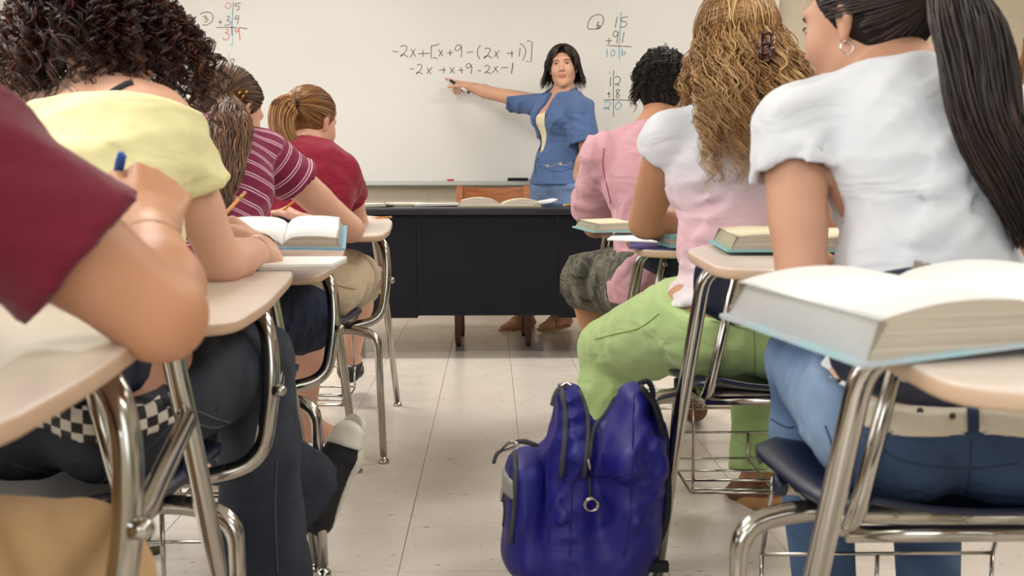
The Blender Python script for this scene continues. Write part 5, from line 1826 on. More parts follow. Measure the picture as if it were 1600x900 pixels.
# ---------------------------------------------------------------- the teacher at the board
def teacher():
    J = dict(pel=at(876, 292, 6.20), nec=at(880, 146, 6.20), shR=at(838, 160, 6.34), shL=at(906, 172, 6.03), head=at(880, 106, 6.17), hf=V3(-.16, -.97, .06), hu=V3(-.06, 0, 1),
             elR=at(768, 146, 6.48), wrR=at(733, 135, 6.63), elL=at(917, 238, 6.02), wrL=at(898, 281, 6.06),
             hipright=V3(-.72, .69, 0), bust=True,
             knR=at(850, 396, 6.20), anR=at(822, 492, 6.22), knL=at(888, 398, 6.12), anL=at(880, 490, 6.14), ftR=V3(-.8, -.6, 0), ftL=V3(-.75, -.65, 0))
    p = build_person(J, 1.08, 1.0)
    base = np.array([J['pel'][0], 6.2, 0])
    t = person('teacher in a blue short-sleeved shirt pointing at the board, dark bobbed hair', base)
    hd = unit(at(700, 122, 6.745) - J['wrR'])
    p.hand['R'], tips = hand_prims(J['wrR'], unit(hd * 1 + V3(0, 0, .0)), V3(.3, -.25, .9), 1, (.03, .95, 1.0, 1.0), (.95, .25), 1.0)
    p.hand['L'], _ = hand_prims(J['wrL'], V3(-.55, .70, -.45), V3(.9, .3, -.2), -1, (.2, .2, .2, .2))
    p.tips = tips
    skin_mesh(p, t, base, SK_D, head_res=.003, hand_res=.003)
    # shirt worn open over a cream top: front opening cut along the buttoned edge
    zc = J['pel'][2]
    groups_k = dict(off=.020)
    front_pt = at(838, 200, 6.02)
    def opening(D, X, Y, Z):
        # wedge in front of the chest left free by the open shirt
        Fv, Rv = p.fwd, p.right
        c = p.che
        a = (X - c[0]) * Rv[0] + (Y - c[1]) * Rv[1] + (Z - c[2]) * Rv[2]
        f = (X - c[0]) * Fv[0] + (Y - c[1]) * Fv[1] + (Z - c[2]) * Fv[2]
        h = Z - c[2]
        half = np.interp(np.clip(h, -.5, .3).ravel(), [-.5, -.19, -.17, -.02, .10, .22, .3], [-.02, -.02, .046, .038, .026, .035, .06]).reshape(h.shape)
        ofs = np.interp(np.clip(h, -.5, .3).ravel(), [-.2, 0, .12, .22, .3], [.046, .038, .020, .005, 0]).reshape(h.shape)
        w = np.maximum(np.abs(a - ofs) - half, -(f - .0))
        return np.maximum(D, -w)
    tee_groups = [(p.torso, [], 0.0)]
    inner = []
    for s in 'LR':
        sh, e_ = J['sh' + s], J['el' + s]
        r0 = p.arm[s][1][3]
        fr = .50 if s == 'R' else .74
        tee_groups.append((p.arm[s][:1] + [rc(sh, lerp(sh, e_, fr + .15), r0 + .006, r0 + .022, .03)], [(lerp(sh, e_, fr), unit(e_ - sh), .002)], 0.0))
        inner.append(rc(lerp(sh, e_, fr - .05), lerp(sh, e_, fr + .2), r0 + .008, r0 + .02, .01))
    skirt = rc(J['pel'] + V3(0, 0, .10), J['pel'] + V3(0, 0, -.03), .150, .176, .04, (np.cross([0, 0, 1.], p.hr), .78))
    tee_groups[0] = (p.torso + [skirt], [], 0.0)
    solid('shirt', tee_groups, .0065, M_BLUE, t, base, .020, [(J['nec'] + p.up * .012, p.up + p.fwd * .15, .002), (J['pel'] + V3(0, 0, .012), V3(0, 0, -1), .002)],
          [wrinkle(91, (.2, .2, 1), .10, .005), wrinkle(92, (1, 0, -.5), .07, .004, .2, (J['shL'] + V3(-.08, -.05, -.12), .15))], .035, 'tshirt', None, 1, None, inner, opening)
    solid('camisole', [(p.torso, [], 0)], .008, cloth('cream_jersey', 'ecdcb8'), t, base, .009, [(lerp(p.che, J['nec'], .72), p.up + p.fwd * .6, .001), (J['pel'] + V3(0, 0, .02), V3(0, 0, -1), 0)])
    trousers(p, t, base, M_BLUEP, 'trousers', off=.014, waist=.02, flare=.04, res=.010, cuff=.93, bumps=[wrinkle(93, (0, .1, 1), .09, .005)], key='tpants')
    # collar: two folded flaps
    for s in (-1, 1):
        n = J['nec']
        a = n - p.fwd * .050 + p.right * s * .030 + p.up * .020
        b = n + p.right * s * .066 + p.up * .006 + p.fwd * .005
        c = n + p.right * s * .052 + p.fwd * .076 - p.up * .040
        d = n + p.right * s * .088 + p.fwd * .055 - p.up * .052
        e = n + p.right * s * .092 - p.up * .012 + p.fwd * .01
        f = n - p.fwd * .066 + p.right * s * .035 - p.up * .012
        v = [a, b, c, d, e, f]
        v = [q + p.up * .022 + p.right * s * .014 + p.fwd * (.026 if i in (2, 3) else -.012 if i in (0, 5) else .008) for i, q in enumerate(v)]
        o = p.up * .004 + p.right * s * .002
        vv = [q + o - base for q in v] + [q - o - base for q in v]
        fs = [(0, 1, 4, 5), (1, 2, 3, 4), (11, 10, 7, 6), (10, 9, 8, 7), (0, 5, 11, 6), (5, 4, 10, 11), (4, 3, 9, 10), (3, 2, 8, 9), (2, 1, 7, 8), (1, 0, 6, 7)]
        ob = pydata('collar', vv, fs, M_BLUE, t, True)
    M_BTN = mat('dark_button', '2a2a33', .3)
    for (x, y) in ((853, 180), (848, 196), (844, 213), (842, 231), (841, 249)):
        q = on_surface('tshirt', x, y, .001)
        if q is not None:
            lathe('button', [(.001, -.003), (.0062, -.003), (.0062, .002), (.001, .003)], M_BTN, t, 10, q - base, Matrix.Rotation(math.pi / 2, 4, 'X'))
    M_TIE = mat('blue_cord', '35507f', .8)
    seam('drawstring', 'tshirt', [(825, 253), (833, 251), (843, 254)], .003, M_TIE, t, base)
    seam('drawstring', 'tshirt', [(836, 254), (837, 265), (838, 276)], .003, M_TIE, t, base)
    seam('waist_seam', 'tshirt', [(850, 262), (870, 268), (890, 264), (912, 256)], .0022, M_TIE, t, base)
    M_EMB = mat('pale_embroidery', 'b5ac98', .8)
    for (x, y, r) in ((856, 259, .012), (876, 256, .014)):
        q = on_surface('tshirt', x, y, .002)
        if q is None:
            continue
        v = [q - base]
        for k in range(10):
            rr = r if k % 2 == 0 else r * .4
            v.append(q - base + V3(rr * math.cos(k * .628), -.002, rr * math.sin(k * .628)))
        pydata('embroidered_flower', v, [(0, 1 + k, 1 + (k + 1) % 10) for k in range(10)], M_EMB, t)
    seam('embroidered_stem', 'tshirt', [(848, 257), (860, 260), (872, 256), (884, 258), (893, 254)], .0016, M_EMB, t, base)
    # sandals
    M_SAND = mat('sandal_leather', 'b58a5c', .6)
    for s in 'LR':
        pr = [rc(J['heel' + s], J['ball' + s], .036, .042, .02, (J['side' + s], 1.1)), rc(J['ball' + s], J['toe' + s], .040, .030, .02, (J['side' + s], 1.15))]
        sd = solid('sandal', [(pr, [], .004)], .006, M_SAND, t, base, cuts=[(J['heel' + s] - V3(0, 0, .026), V3(0, 0, 1), 0), (J['heel' + s] - V3(0, 0, .044), V3(0, 0, -1), 0)])
        solid('sandal_strap', [(p.foot[s], [], .005)], .005, M_SAND, sd, base, cuts=[(lerp(J['an' + s], J['ball' + s], .85), J['fd' + s], 0), (lerp(J['an' + s], J['ball' + s], .55), -J['fd' + s], 0)])
    eyes(p, t, base)
    # bobbed hair with a fringe swept aside
    HM = hair_mat('hair_teacher', '170e0b', '2a1913', '4d3325')
    scalp(p, t, base, HM, .012, front=(.066, .070), slope=(.85, -.52), nape=-.09, res=.005)
    paths, tint = [], []
    part = unit(V3(.10, .25, 1.0))
    for c in range(900):
        az = RG.uniform(-2.45, 2.45)
        x_, y_ = math.sin(az), -math.cos(az)
        front = y_ > .35
        d0 = unit(V3(x_ * (1.0 if not front else 1.05), y_, RG.uniform(-.25, .05) if not front else RG.uniform(.0, .25)))
        top = unit(part + V3(RG.normal(0, .10), RG.normal(0, .22), 0))
        D = slerp(np.tile(top, (9, 1)), np.tile(d0, (9, 1)), np.linspace(0, 1, 9)[:, None])
        Lh = (D * 1.0)
        r = on_skull(p, D, .016 + .010 * RG.rand())
        L = RG.uniform(.08, .13) if not front else RG.uniform(.03, .06)
        s = np.linspace(0, 1, 10)[1:, None]
        outw = (r[-1] - J['head']); outw[2] = 0
        hang = r[-1] + np.array([[0, 0, -1.0]]) * L * s + outw * (.38 * s ** 3 if not front else .05 * s) + outw * .10 * np.sin(s * 3.1)
        path = np.concatenate([r, hang])
        paths.append(path); tint.append(np.clip(RG.normal(.4, .25), 0, 1))
    # fringe
    for c in range(170):
        x0 = RG.uniform(-1, 1); sg = 1 if x0 > -.15 else -1; w_ = abs(x0)
        a = p.HW(-.008 + sg * .012 * w_, .050 + .02 * RG.rand(), .116); b = p.HW(sg * (.022 + .03 * w_), .090 - .02 * w_, .090 - .012 * RG.rand()); e = p.HW(sg * (.066 + .010 * RG.rand()), .058 - .03 * w_, .030 - .05 * RG.rand())
        path = catmull([a, lerp(a, b, .5) + p.HF[2] * .006 + p.HF[1] * .004, b, e], 6)
        paths.append(path); tint.append(np.clip(RG.normal(.45, .25), 0, 1))
    M_ = min(len(q) for q in paths)
    def resample(q, m=18):
        s = np.linspace(0, 1, len(q)); u = np.linspace(0, 1, m)
        return np.stack([np.interp(u, s, q[:, i]) for i in range(3)], 1)
    strands('hair', np.array([resample(q) for q in paths]), .0020, HM, t, base, tint)
    return p

P_WHITE = white_tee_girl()
P_BLONDE = blonde_girl()
P_PINK = pink_person()
P_RED = red_girl()
P_STRIPE = striped_girl()
P_CURLY = curly_girl()
P_BOY = maroon_boy()
P_EDGE = edge_student()
P_TEACH = teacher()

# ------------------------------------------------------------------ teacher's desk and chair
def teacher_desk():
    fy = 5.10
    top_z = 0.745
    cx = at(762, 330, fy)[0]
    t = thing('teacher_desk', 'long black metal desk in front of the whiteboard', 'desk', (cx, fy, 0))
    M_BLK = mat('black_enamel', '0b0c14', .5, bump=(500., .05), vary=(5., '10101a', .5), spec=.2)
    M_TOP = mat('black_laminate_top', '16161d', .30, bump=(600., .05))
    W, Dp = 1.52, .78
    tp = box('desk_top', (0, Dp / 2 - .015, top_z - .0175), (W + .03, Dp + .03, .035), M_TOP, t, .008)
    pz = at(762, 493, fy)[2]
    hw = (at(872, 400, fy)[0] - at(653, 400, fy)[0]) / 2
    box('modesty_panel', (0, .012, (top_z - .035 + pz) / 2), (2 * hw - .004, .022, top_z - .035 - pz), M_BLK, t, .003)
    sz = at(762, 497, fy)[2]
    pw = W / 2 - hw
    for s in (-1, 1):
        ped = box('pedestal', (s * (hw + pw / 2), Dp / 2, (top_z - .036 + sz) / 2), (pw - .004, Dp - .01, top_z - .036 - sz), M_BLK, t, .004)
        for k in range(3):
            dz = (top_z - .06 - sz) / 3
            d = box('drawer', (s * (hw + pw / 2), Dp - .002, sz + .012 + dz * (k + .5)), (pw - .04, .02, dz - .012), M_BLK, t, .004)
            box('handle', (s * (hw + pw / 2), Dp + .012, sz + .012 + dz * (k + .62)), (.10, .012, .012), M_ALU, d, .003)
        for yy in (.05, Dp - .06):
            box('desk_leg', (s * (W / 2 - .05), yy, sz / 2), (.05, .05, sz), M_BLK, t, .005)
    for px in (663, 724, 863):
        q = at(px, 332, fy)
        lathe('screw', [(.003, 0), (.003, .002)], M_ALU, t, 8, (q[0] - cx, .002, q[2]), Matrix.Rotation(math.pi / 2, 4, 'X'))
    return top_z
DESK_Z = teacher_desk()

def wood_mat(name, a, b, sc=1.0, axis=(2.5, 30, 30), rough=.38):
    m = mat(name, a, rough, vary=(2.0 * sc, b, .9, axis), spec=.5)
    return m
M_WOOD = wood_mat('oak_varnish', 'a9683a', '8a4c26')
M_WOODD = wood_mat('dark_oak_leg', '6b3a24', '55291a', axis=(25, 25, 2))
def wooden_chair():
    yb = 5.98
    cl, cr = at(718, 300, yb), at(822, 300, yb)
    cx = (cl[0] + cr[0]) / 2
    hw = (cr[0] - cl[0]) / 2
    t = thing('wooden_chair', 'brown wooden chair tucked behind the black desk', 'chair', (cx, 5.75, 0))
    z1 = at(770, 290, yb)[2]
    def leg_bm(p0, p1, w0, w1):
        p0, p1 = np.array(p0), np.array(p1)
        v = []
        for p, w in ((p0, w0), (p1, w1)):
            for a, b in ((-1, -1), (1, -1), (1, 1), (-1, 1)):
                v.append(p + V3(a * w / 2, b * w / 2, 0))
        return v, [(0, 1, 5, 4), (1, 2, 6, 5), (2, 3, 7, 6), (3, 0, 4, 7), (3, 2, 1, 0), (4, 5, 6, 7)]
    y_off = -5.75
    for s in (-1, 1):
        v, f = leg_bm((s * hw, 5.90 + y_off, .45), (s * hw, yb + y_off, z1), .042, .034)
        pydata('back_post', v, f, M_WOOD, t)
        v, f = leg_bm((s * hw * .93, 5.91 + y_off, .02), (s * hw, 5.90 + y_off, .45), .030, .042)
        o = pydata('rear_leg', v, f, M_WOODD, t)
        lathe('glide', [(.012, 0), (.014, .004), (.012, .022)], M_RUBBER, o, 10, (s * hw * .93, 5.91 + y_off, 0))
        xf = (at(821, 545, 5.56)[0] - at(712, 545, 5.56)[0]) / 2
        v, f = leg_bm((s * xf, 5.55 + y_off, .02), (s * xf, 5.53 + y_off, .43), .032, .045)
        o = pydata('front_leg', v, f, M_WOODD, t)
        lathe('glide', [(.012, 0), (.014, .004), (.012, .022)], M_RUBBER, o, 10, (s * xf, 5.55 + y_off, 0))
        box('side_rail', (s * hw * .97, 5.72 + y_off, .40), (.02, .36, .06), M_WOODD, t, .003)
    # bowed back slat
    n = 12
    v = []
    za, zb = at(770, 313, yb)[2] - .03, z1 - .006
    for i in range(n + 1):
        u = -1 + 2 * i / n
        x = u * (hw - .012)
        y = yb + y_off - .012 + .03 * (1 - u * u)
        for (dy, z) in ((0, za), (0, zb - .008 * (1 - u * u)), (.018, zb - .008 * (1 - u * u)), (.018, za)):
            v.append((x, y + dy, z))
    f = []
    for i in range(n):
        for k in range(4):
            a, b = 4 * i + k, 4 * i + (k + 1) % 4
            f.append((a, b, b + 4, a + 4))
    f += [(3, 2, 1, 0), tuple(4 * n + k for k in range(4))]
    pydata('back_slat', v, f, M_WOOD, t)
    for z in (.56,):
        box('lower_slat', (0, 5.94 + y_off, z), (2 * hw - .02, .018, .05), M_WOOD, t, .004)
    prism('seat', [(-hw - .01, -.24), (hw + .01, -.24), (hw - .01, .17), (-hw + .01, .17)], .43, .455, M_WOOD, t, .008)
    box('front_rail', (0, 5.535 + y_off, .40), (2 * hw - .03, .02, .06), M_WOODD, t, .003)
wooden_chair()

# ------------------------------------------------------------------ paper things
M_PAGE = mat('book_page', 'e6e5e3', .8, vary=(90., 'd3d2d2', .35, (1, 6, 1)))
M_PAGEY = mat('aged_page', 'd9cdb0', .8, vary=(90., 'cbbf9f', .4, (1, 6, 1)))
M_EDGE = mat('page_edges', 'cabfae', .85, bump=(1.0, .4, (3, 3, 700)), vary=(1.0, '96897a', .6, (2, 2, 500)))
M_PAPER = mat('white_paper', 'eceae6', .8)
M_CYAN = mat('cyan_cover', '9cc9d2', .4, vary=(6., 'cf9fa6', .8))
M_TEAL = mat('teal_cover', '7fb4b4', .5)
M_BLUEF = mat('blue_folder', '1f2a78', .45)

def open_book(label, origin, ex, ey, wl, wr, h, tl, tr, cover, pages=M_PAGE, name='open_book', curl=0.0, group=None, edge=None, cover_over=.006):
    """origin: near-left corner of the cover; ex across both pages, ey away from the reader's near edge"""
    ex, ey = unit(ex), unit(np.asarray(ey) - unit(ex) * (unit(ex) @ np.asarray(ey)))
    ez = np.cross(ex, ey)
    t = thing(name, label, 'book', origin, 0, group)
    W = lambda x, y, z: ex * x + ey * y + ez * z
    def block(nm, x0, x1, th, mat_, gut):
        n = 16
        v, f = [], []
        for j, (y, sh) in enumerate(((0.0, 1.0), (h, 1.0))):
            for i in range(n + 1):
                s = i / n
                x = x0 + (x1 - x0) * s
                d = abs(x - gut) / max(wl, wr)
                top = th * (0.30 + 0.70 * min(1.0, (d / .16)) ** .6) * (1 - .10 * d) + (curl * math.sin(d * 3.0) if d < 1 else 0)
                outer = (s if gut == x0 else 1 - s)
                xs = (th * .5) * (1 if gut == x0 else -1)
                bottom_x = x if outer < 1 - 1e-6 else x + xs * 0.0
                v.append(W(x - (xs * 1.3 if outer > .999 else 0), y, .004 + top))
                v.append(W(bottom_x, y, .004))
        m = 2 * (n + 1)
        for i in range(n):
            f.append((2 * i, 2 * i + 2, m + 2 * i + 2, m + 2 * i))
            f.append((2 * i + 1, m + 2 * i + 1, m + 2 * i + 3, 2 * i + 3))
            f.append((2 * i, 2 * i + 1, 2 * i + 3, 2 * i + 2))
            f.append((m + 2 * i, m + 2 * i + 2, m + 2 * i + 3, m + 2 * i + 1))
        f.append((0, m, m + 1, 1))
        f.append((2 * n, 2 * n + 1, m + 2 * n + 1, m + 2 * n))
        o = pydata(nm, v, f, mat_, t)
        o.data.materials.append(edge or M_EDGE)
        for q in o.data.polygons:
            q.material_index = 0 if (np.array(q.normal) @ ez) > .3 else 1
            q.use_smooth = q.material_index == 0
        return o
    block('left_pages', 0.0 + cover_over, wl, tl, pages, wl)
    block('right_pages', wl, wl + wr - cover_over, tr, pages, wl)
    v = [W(x, y, z) for z in (0, .0045) for (x, y) in ((-.002, -cover_over), (wl + wr + .002, -cover_over), (wl + wr + .002, h + cover_over), (-.002, h + cover_over))]
    pydata('cover', v, [(3, 2, 1, 0), (4, 5, 6, 7), (0, 1, 5, 4), (1, 2, 6, 5), (2, 3, 7, 6), (3, 0, 4, 7)], cover, t)
    return t

def slab(name, label, cat, corners, th, mats, group=None, parts=('cover',), z_up=True):
    """flat rectangular thing from its four lower corners (world)"""
    c = np.array([np.asarray(q, float) for q in corners])
    o = c.mean(0)
    t = thing(name, label, cat, o, 0, group)
    zs = np.linspace(0, th, len(mats) + 1)
    for k, (mt, nm) in enumerate(zip(mats, parts)):
        v = [q - o + V3(0, 0, zs[k]) for q in c] + [q - o + V3(0, 0, zs[k + 1] - .0004) for q in c]
        pydata(nm, v, [(3, 2, 1, 0), (4, 5, 6, 7), (0, 1, 5, 4), (1, 2, 6, 5), (2, 3, 7, 6), (3, 0, 4, 7)], mt, t)
    return t

# large textbook on the nearest right desk
ZR = TAB_Z
P0, P1, P2 = at(1345, 574, .925), at(1178, 491, 1.205), at(1600, 541, .965)
dz = ZR + .001 - min(P0[2], P1[2], P2[2])
tb = open_book('thick open textbook with white pages on the nearest right desk', P0 + V3(0, 0, 0), P2 - P0, P1 - P0, .205, .20, .275, .034, .022, M_CYAN, curl=.014)

# second right desk: open book
q = atz(1094, 391, ZR + .001)
open_book('open book with tan page edges on the desk behind the blonde girl', tab_pt('R2', .435, 1.93, .0065), V3(1, -.02, 0), V3(-.02, 1, .046), .16, .15, .17, .024, .020, M_TEAL, M_PAGEY, curl=.006)

# third right desk: folder, papers, books
y0 = 2.66
fz = 0.0
T3 = lambda x, y, d: tab_pt('R3', x, y, .0008 + d)
slab('folder', 'dark blue folder sticking out over the edge of the third right desk', 'folder', [T3(.355, 2.70, 0), T3(.54, 2.67, 0), T3(.58, 2.93, 0), T3(.40, 2.98, 0)], .004, [M_BLUEF])
slab('paper_sheets', 'printed loose sheets under the books beside the blonde girl', 'paper', [T3(.315, 2.86, .005), T3(.45, 2.78, .005), T3(.52, 3.0, .005), T3(.36, 3.04, .005)], .004, [M_PAPER], parts=('sheets',))
open_book('pale open book on the desk beside the blonde girl', T3(.285, 2.94, .018), V3(.9, .25, .012), V3(-.22, .97, .044), .15, .13, .16, .022, .014, M_TEAL, M_PAGEY)
slab('textbook', 'thick closed book under the blonde girl\'s elbow', 'book', [T3(.455, 2.66, .0055), T3(.60, 2.675, .0055), T3(.58, 2.77, .0055), T3(.435, 2.75, .0055)], .032, [M_TEAL, M_EDGE, M_TEAL], parts=('back_cover', 'page_block', 'front_cover'))
# fourth right desk
open_book('small open book on the desk of the person in pink', tab_pt('R4', .345, 3.62, .0065), V3(1, .05, 0), V3(-.05, 1, .045), .14, .13, .20, .014, .010, M_TEAL, M_PAGEY)

# second left desk: book and white pad
zl = 0
T2 = lambda x, y, d: tab_pt('L2', x, y, .001 + d)
open_book('open book with a blue cover in front of the curly haired girl', T2(-.575, 2.225, .026), V3(1, .12, -.02), V3(-.10, 1, .20), .135, .13, .19, .016, .020, mat('blue_cover', '7fb3cf', .4), M_PAGE, curl=.006)
slab('note_pad', 'white pad of paper overhanging the desk of the curly haired girl', 'paper', [T2(-.455, 2.065, 0), T2(-.312, 2.075, 0), T2(-.300, 2.20, 0), T2(-.45, 2.20, 0)], .012, [mat('pad_board', 'c9c4b8', .8), M_PAPER], parts=('backing', 'sheets'))
# nearest left desk: sheet of paper
zb = TAB_Z * 1.035 + .001
slab('paper_sheets', 'sheets of white paper by the maroon sleeved elbow on the nearest left desk', 'paper', [tab_pt('L1', -.60, 1.22), tab_pt('L1', -.40, 1.20), tab_pt('L1', -.392, 1.43), tab_pt('L1', -.60, 1.44)], .006, [M_PAPER], parts=('sheets',))
# third left desk: sheet
zs_ = TAB_Z * .98 + .001
slab('paper_sheets', 'white sheet under the writing hand of the girl in stripes', 'paper', [tab_pt('L3', -.76, 2.90), tab_pt('L3', -.56, 2.90), tab_pt('L3', -.555, 3.06), tab_pt('L3', -.76, 3.06)], .004, [M_PAPER], parts=('sheets',))
# fourth left desk: notebook
zn = TAB_Z * 1.02 + .001
slab('notebook', 'pale notebook on the front left desk', 'notebook', [tab_pt('L4', -.66, 3.70), tab_pt('L4', -.475, 3.69), tab_pt('L4', -.45, 3.86), tab_pt('L4', -.66, 3.88)], .012, [M_TEAL, M_PAPER], parts=('cover', 'pages'))

def pencil(label, a, b, r=.0036, eraser=True, body='d98a2b', group=None, cat='pencil'):
    """a: writing tip, b: eraser end"""
    a, b = np.asarray(a, float), np.asarray(b, float)
    t = thing('pencil', label, cat, (a + b) / 2, 0, group)
    c = (a + b) / 2
    L = np.linalg.norm(b - a)
    d = (b - a) / L
    tube('barrel', [a + d * .018 - c, b - d * .022 - c], r, mat('pencil_yellow', body, .4), t, 6)
    tube('wood_tip', [a + d * .004 - c, a + d * .018 - c], [r * .3, r], mat('bare_wood', 'd8b483', .7), t, 6)
    tube('lead', [a - c, a + d * .005 - c], [r * .08, r * .34], mat('graphite', '2b2b2d', .4), t, 6)
    tube('ferrule', [b - d * .022 - c, b - d * .009 - c], r * 1.05, mat('brass_ferrule', 'b89a4e', .3, .9), t, 8)
    tube('eraser', [b - d * .009 - c, b - c], r * 1.0, mat('pink_eraser', 'd98a86', .7), t, 8)
    return t
# loose pencil on the front left desk
pencil('yellow pencil lying on the front left desk', tab_pt('L4', at(580, 337, 3.84)[0], 3.84, .004), tab_pt('L4', at(612, 337, 3.87)[0], 3.87, .004))
# pencils in hands
def in_grip(tips, toward, below, length):
    """ends of a pencil that leans out of the grip of index finger and thumb"""
    g = (tips[0] + tips[4]) / 2
    d = unit(toward - g)
    return g - d * below, g - d * below + d * length
a, b = in_grip(P_CURLY.tips, at(402, 280, 2.28), .035, .165)
pencil('yellow pencil upright in the hand of the curly haired girl', a, b)
a, b = in_grip(P_STRIPE.tips, at(517, 267, 3.08), .03, .185)
pencil('yellow pencil held by the girl in the striped shirt', a, b)

# blue pen of the boy
a, b = in_grip(P_BOY.tips, at(187, 254, 1.27), .03, .088)
d = unit(b - a)
t = thing('pen', 'clear ballpoint pen with a blue cap in the maroon sleeved person\'s hand', 'pen', (a + b) / 2)
c = (a + b) / 2
tube('barrel', [a - c, b - d * .035 - c], .0042, mat('clear_plastic', 'b9c0c8', .15), t, 8)
tube('cap', [b - d * .042 - c, b - d * .01 - c, b - c], [.0056, .0058, .004], mat('blue_plastic', '2f58a8', .3), t, 10)
tube('pen_clip', [b - d * .004 + V3(.006, -.003, 0) - c, b - d * .036 + V3(.006, -.003, 0) - c], .0018, mat('blue_plastic', '2f58a8', .3), t, 6)

# things on the teacher's desk
dzz = DESK_Z + .0008
rgp = random.Random(4)
for k, (px0, px1, yy, lab) in enumerate(((568, 612, 5.35, 'loose papers at the left end of the black desk'), (600, 660, 5.50, 'sheets of paper left of the magazine on the black desk, farther pile'), (650, 716, 5.42, 'sheets of paper right beside the open magazine on the black desk'))):
    x0, x1 = at(px0, 316, yy)[0], at(px1, 316, yy)[0]
    t = thing('paper_pile', lab, 'paper', ((x0 + x1) / 2, yy, dzz))
    w = (x1 - x0) / 2
    for j in range(4):
        a = rgp.uniform(-.12, .12)
        ca, sa = math.cos(a), math.sin(a)
        ox, oy = rgp.uniform(-.01, .01), rgp.uniform(-.02, .02)
        v = []
        for z in (j * .0035, j * .0035 + .003):
            for (x, y) in ((-w, -.13), (w, -.13), (w, .13), (-w, .13)):
                v.append((ox + x * ca - y * sa, oy + x * sa + y * ca, z + (.004 if (x > 0 and y < 0) else 0)))
        pydata('sheet', v, [(3, 2, 1, 0), (4, 5, 6, 7), (0, 1, 5, 4), (1, 2, 6, 5), (2, 3, 7, 6), (3, 0, 4, 7)], M_PAPER if j % 2 else M_PAGEY, t)
mx = at(716, 317, 5.32)[0]
open_book('open magazine with curling pages on the black desk', V3(mx, 5.22, dzz), V3(1, .03, 0), V3(-.03, 1, 0), .215, .20, .26, .020, .014, mat('magazine_cover', '8f8b6e', .4), M_PAGEY, name='open_magazine', curl=.022)
fx = at(835, 317, 5.32)[0]
t = thing('paper_pile', 'fanned printed pages at the right end of the open magazine', 'paper', (fx + .05, 5.32, dzz))
for j in range(6):
    a = -.25 + .07 * j
    v = []
    for z in (0.022 + j * .003, .0235 + j * .003):
        for (x, y) in ((-.06, -.09), (.055, -.09), (.055, .09), (-.06, .09)):
            v.append((x * math.cos(a) - y * math.sin(a), x * math.sin(a) + y * math.cos(a), z - (.02 if x < 0 else 0) * 1.0))
    pydata('page', v, [(3, 2, 1, 0), (4, 5, 6, 7), (0, 1, 5, 4), (1, 2, 6, 5), (2, 3, 7, 6), (3, 0, 4, 7)], M_PAPER, t)
a, b = at(878, 316.5, 5.3), at(893, 317, 5.34)
a[2] = b[2] = dzz + .006
pencil('short brown and blue pencil on the black desk in front of the teacher', a, b, .006, body='a3572a')
bx = at(906, 312, 5.5)[0]
for j, (w, hh, cc, lab) in enumerate(((.20, .03, '8b5a34', 'brown book at the bottom of the small stack on the black desk'), (.18, .025, '6d3f2b', 'dark brown book on top of the small stack on the black desk'))):
    z = dzz + (0 if j == 0 else .0305)
    slab('book', lab, 'book', [V3(bx, 5.40, z), V3(bx + w, 5.40, z), V3(bx + w, 5.54, z), V3(bx, 5.54, z)], hh, [mat('brown_cover_%d' % j, cc, .5), M_EDGE, mat('brown_cover_%d' % j, cc, .5)], parts=('back_cover', 'page_block', 'front_cover'))

# tray: marker with red cap, black eraser
ty = WB_Y - .035
a, b = at(676, 282.5, ty), at(709, 282.5, ty)
tz = wz0 - .002 + .0105
a[2] = b[2] = tz
t = thing('marker', 'white dry-erase marker with a red cap lying on the board tray', 'marker', (a + b) / 2)
tube('barrel', [a - (a + b) / 2, b - V3(.038, 0, 0) - (a + b) / 2], .0092, mat('marker_white', 'd8d5ce', .4), t, 12)
tube('cap', [b - V3(.040, 0, 0) - (a + b) / 2, b - (a + b) / 2], .0100, mat('marker_red', 'b3262a', .35), t, 12)
e0 = at(809, 281, ty)
t = thing('eraser', 'black felt whiteboard eraser on the board tray beside the teacher', 'eraser', (e0[0], ty, wz0 - .001))
box('felt', (0, 0, .009), (.128, .050, .018), mat('grey_felt', '2c2b2d', .95, bump=(300., .5)), t, .003)
box('grip', (0, 0, .023), (.130, .052, .010), mat('black_plastic', '18181a', .4), t, .004)

# marker in the teacher's hand
a, b = at(704, 126, 6.66), at(733, 145, 6.60)
c = (a + b) / 2
d = unit(b - a)
t = thing('marker', 'dry-erase marker with a black cap in the teacher\'s pointing hand', 'marker', c)
tube('cap', [a - c, a + d * .042 - c], .0095, mat('marker_black', '1c1a1a', .35), t, 12)
tube('barrel', [a + d * .040 - c, b - d * .012 - c], .0088, mat('marker_white', 'd8d5ce', .4), t, 12)
tube('end_plug', [b - d * .013 - c, b - c], .0070, mat('marker_black', '1c1a1a', .35), t, 10)

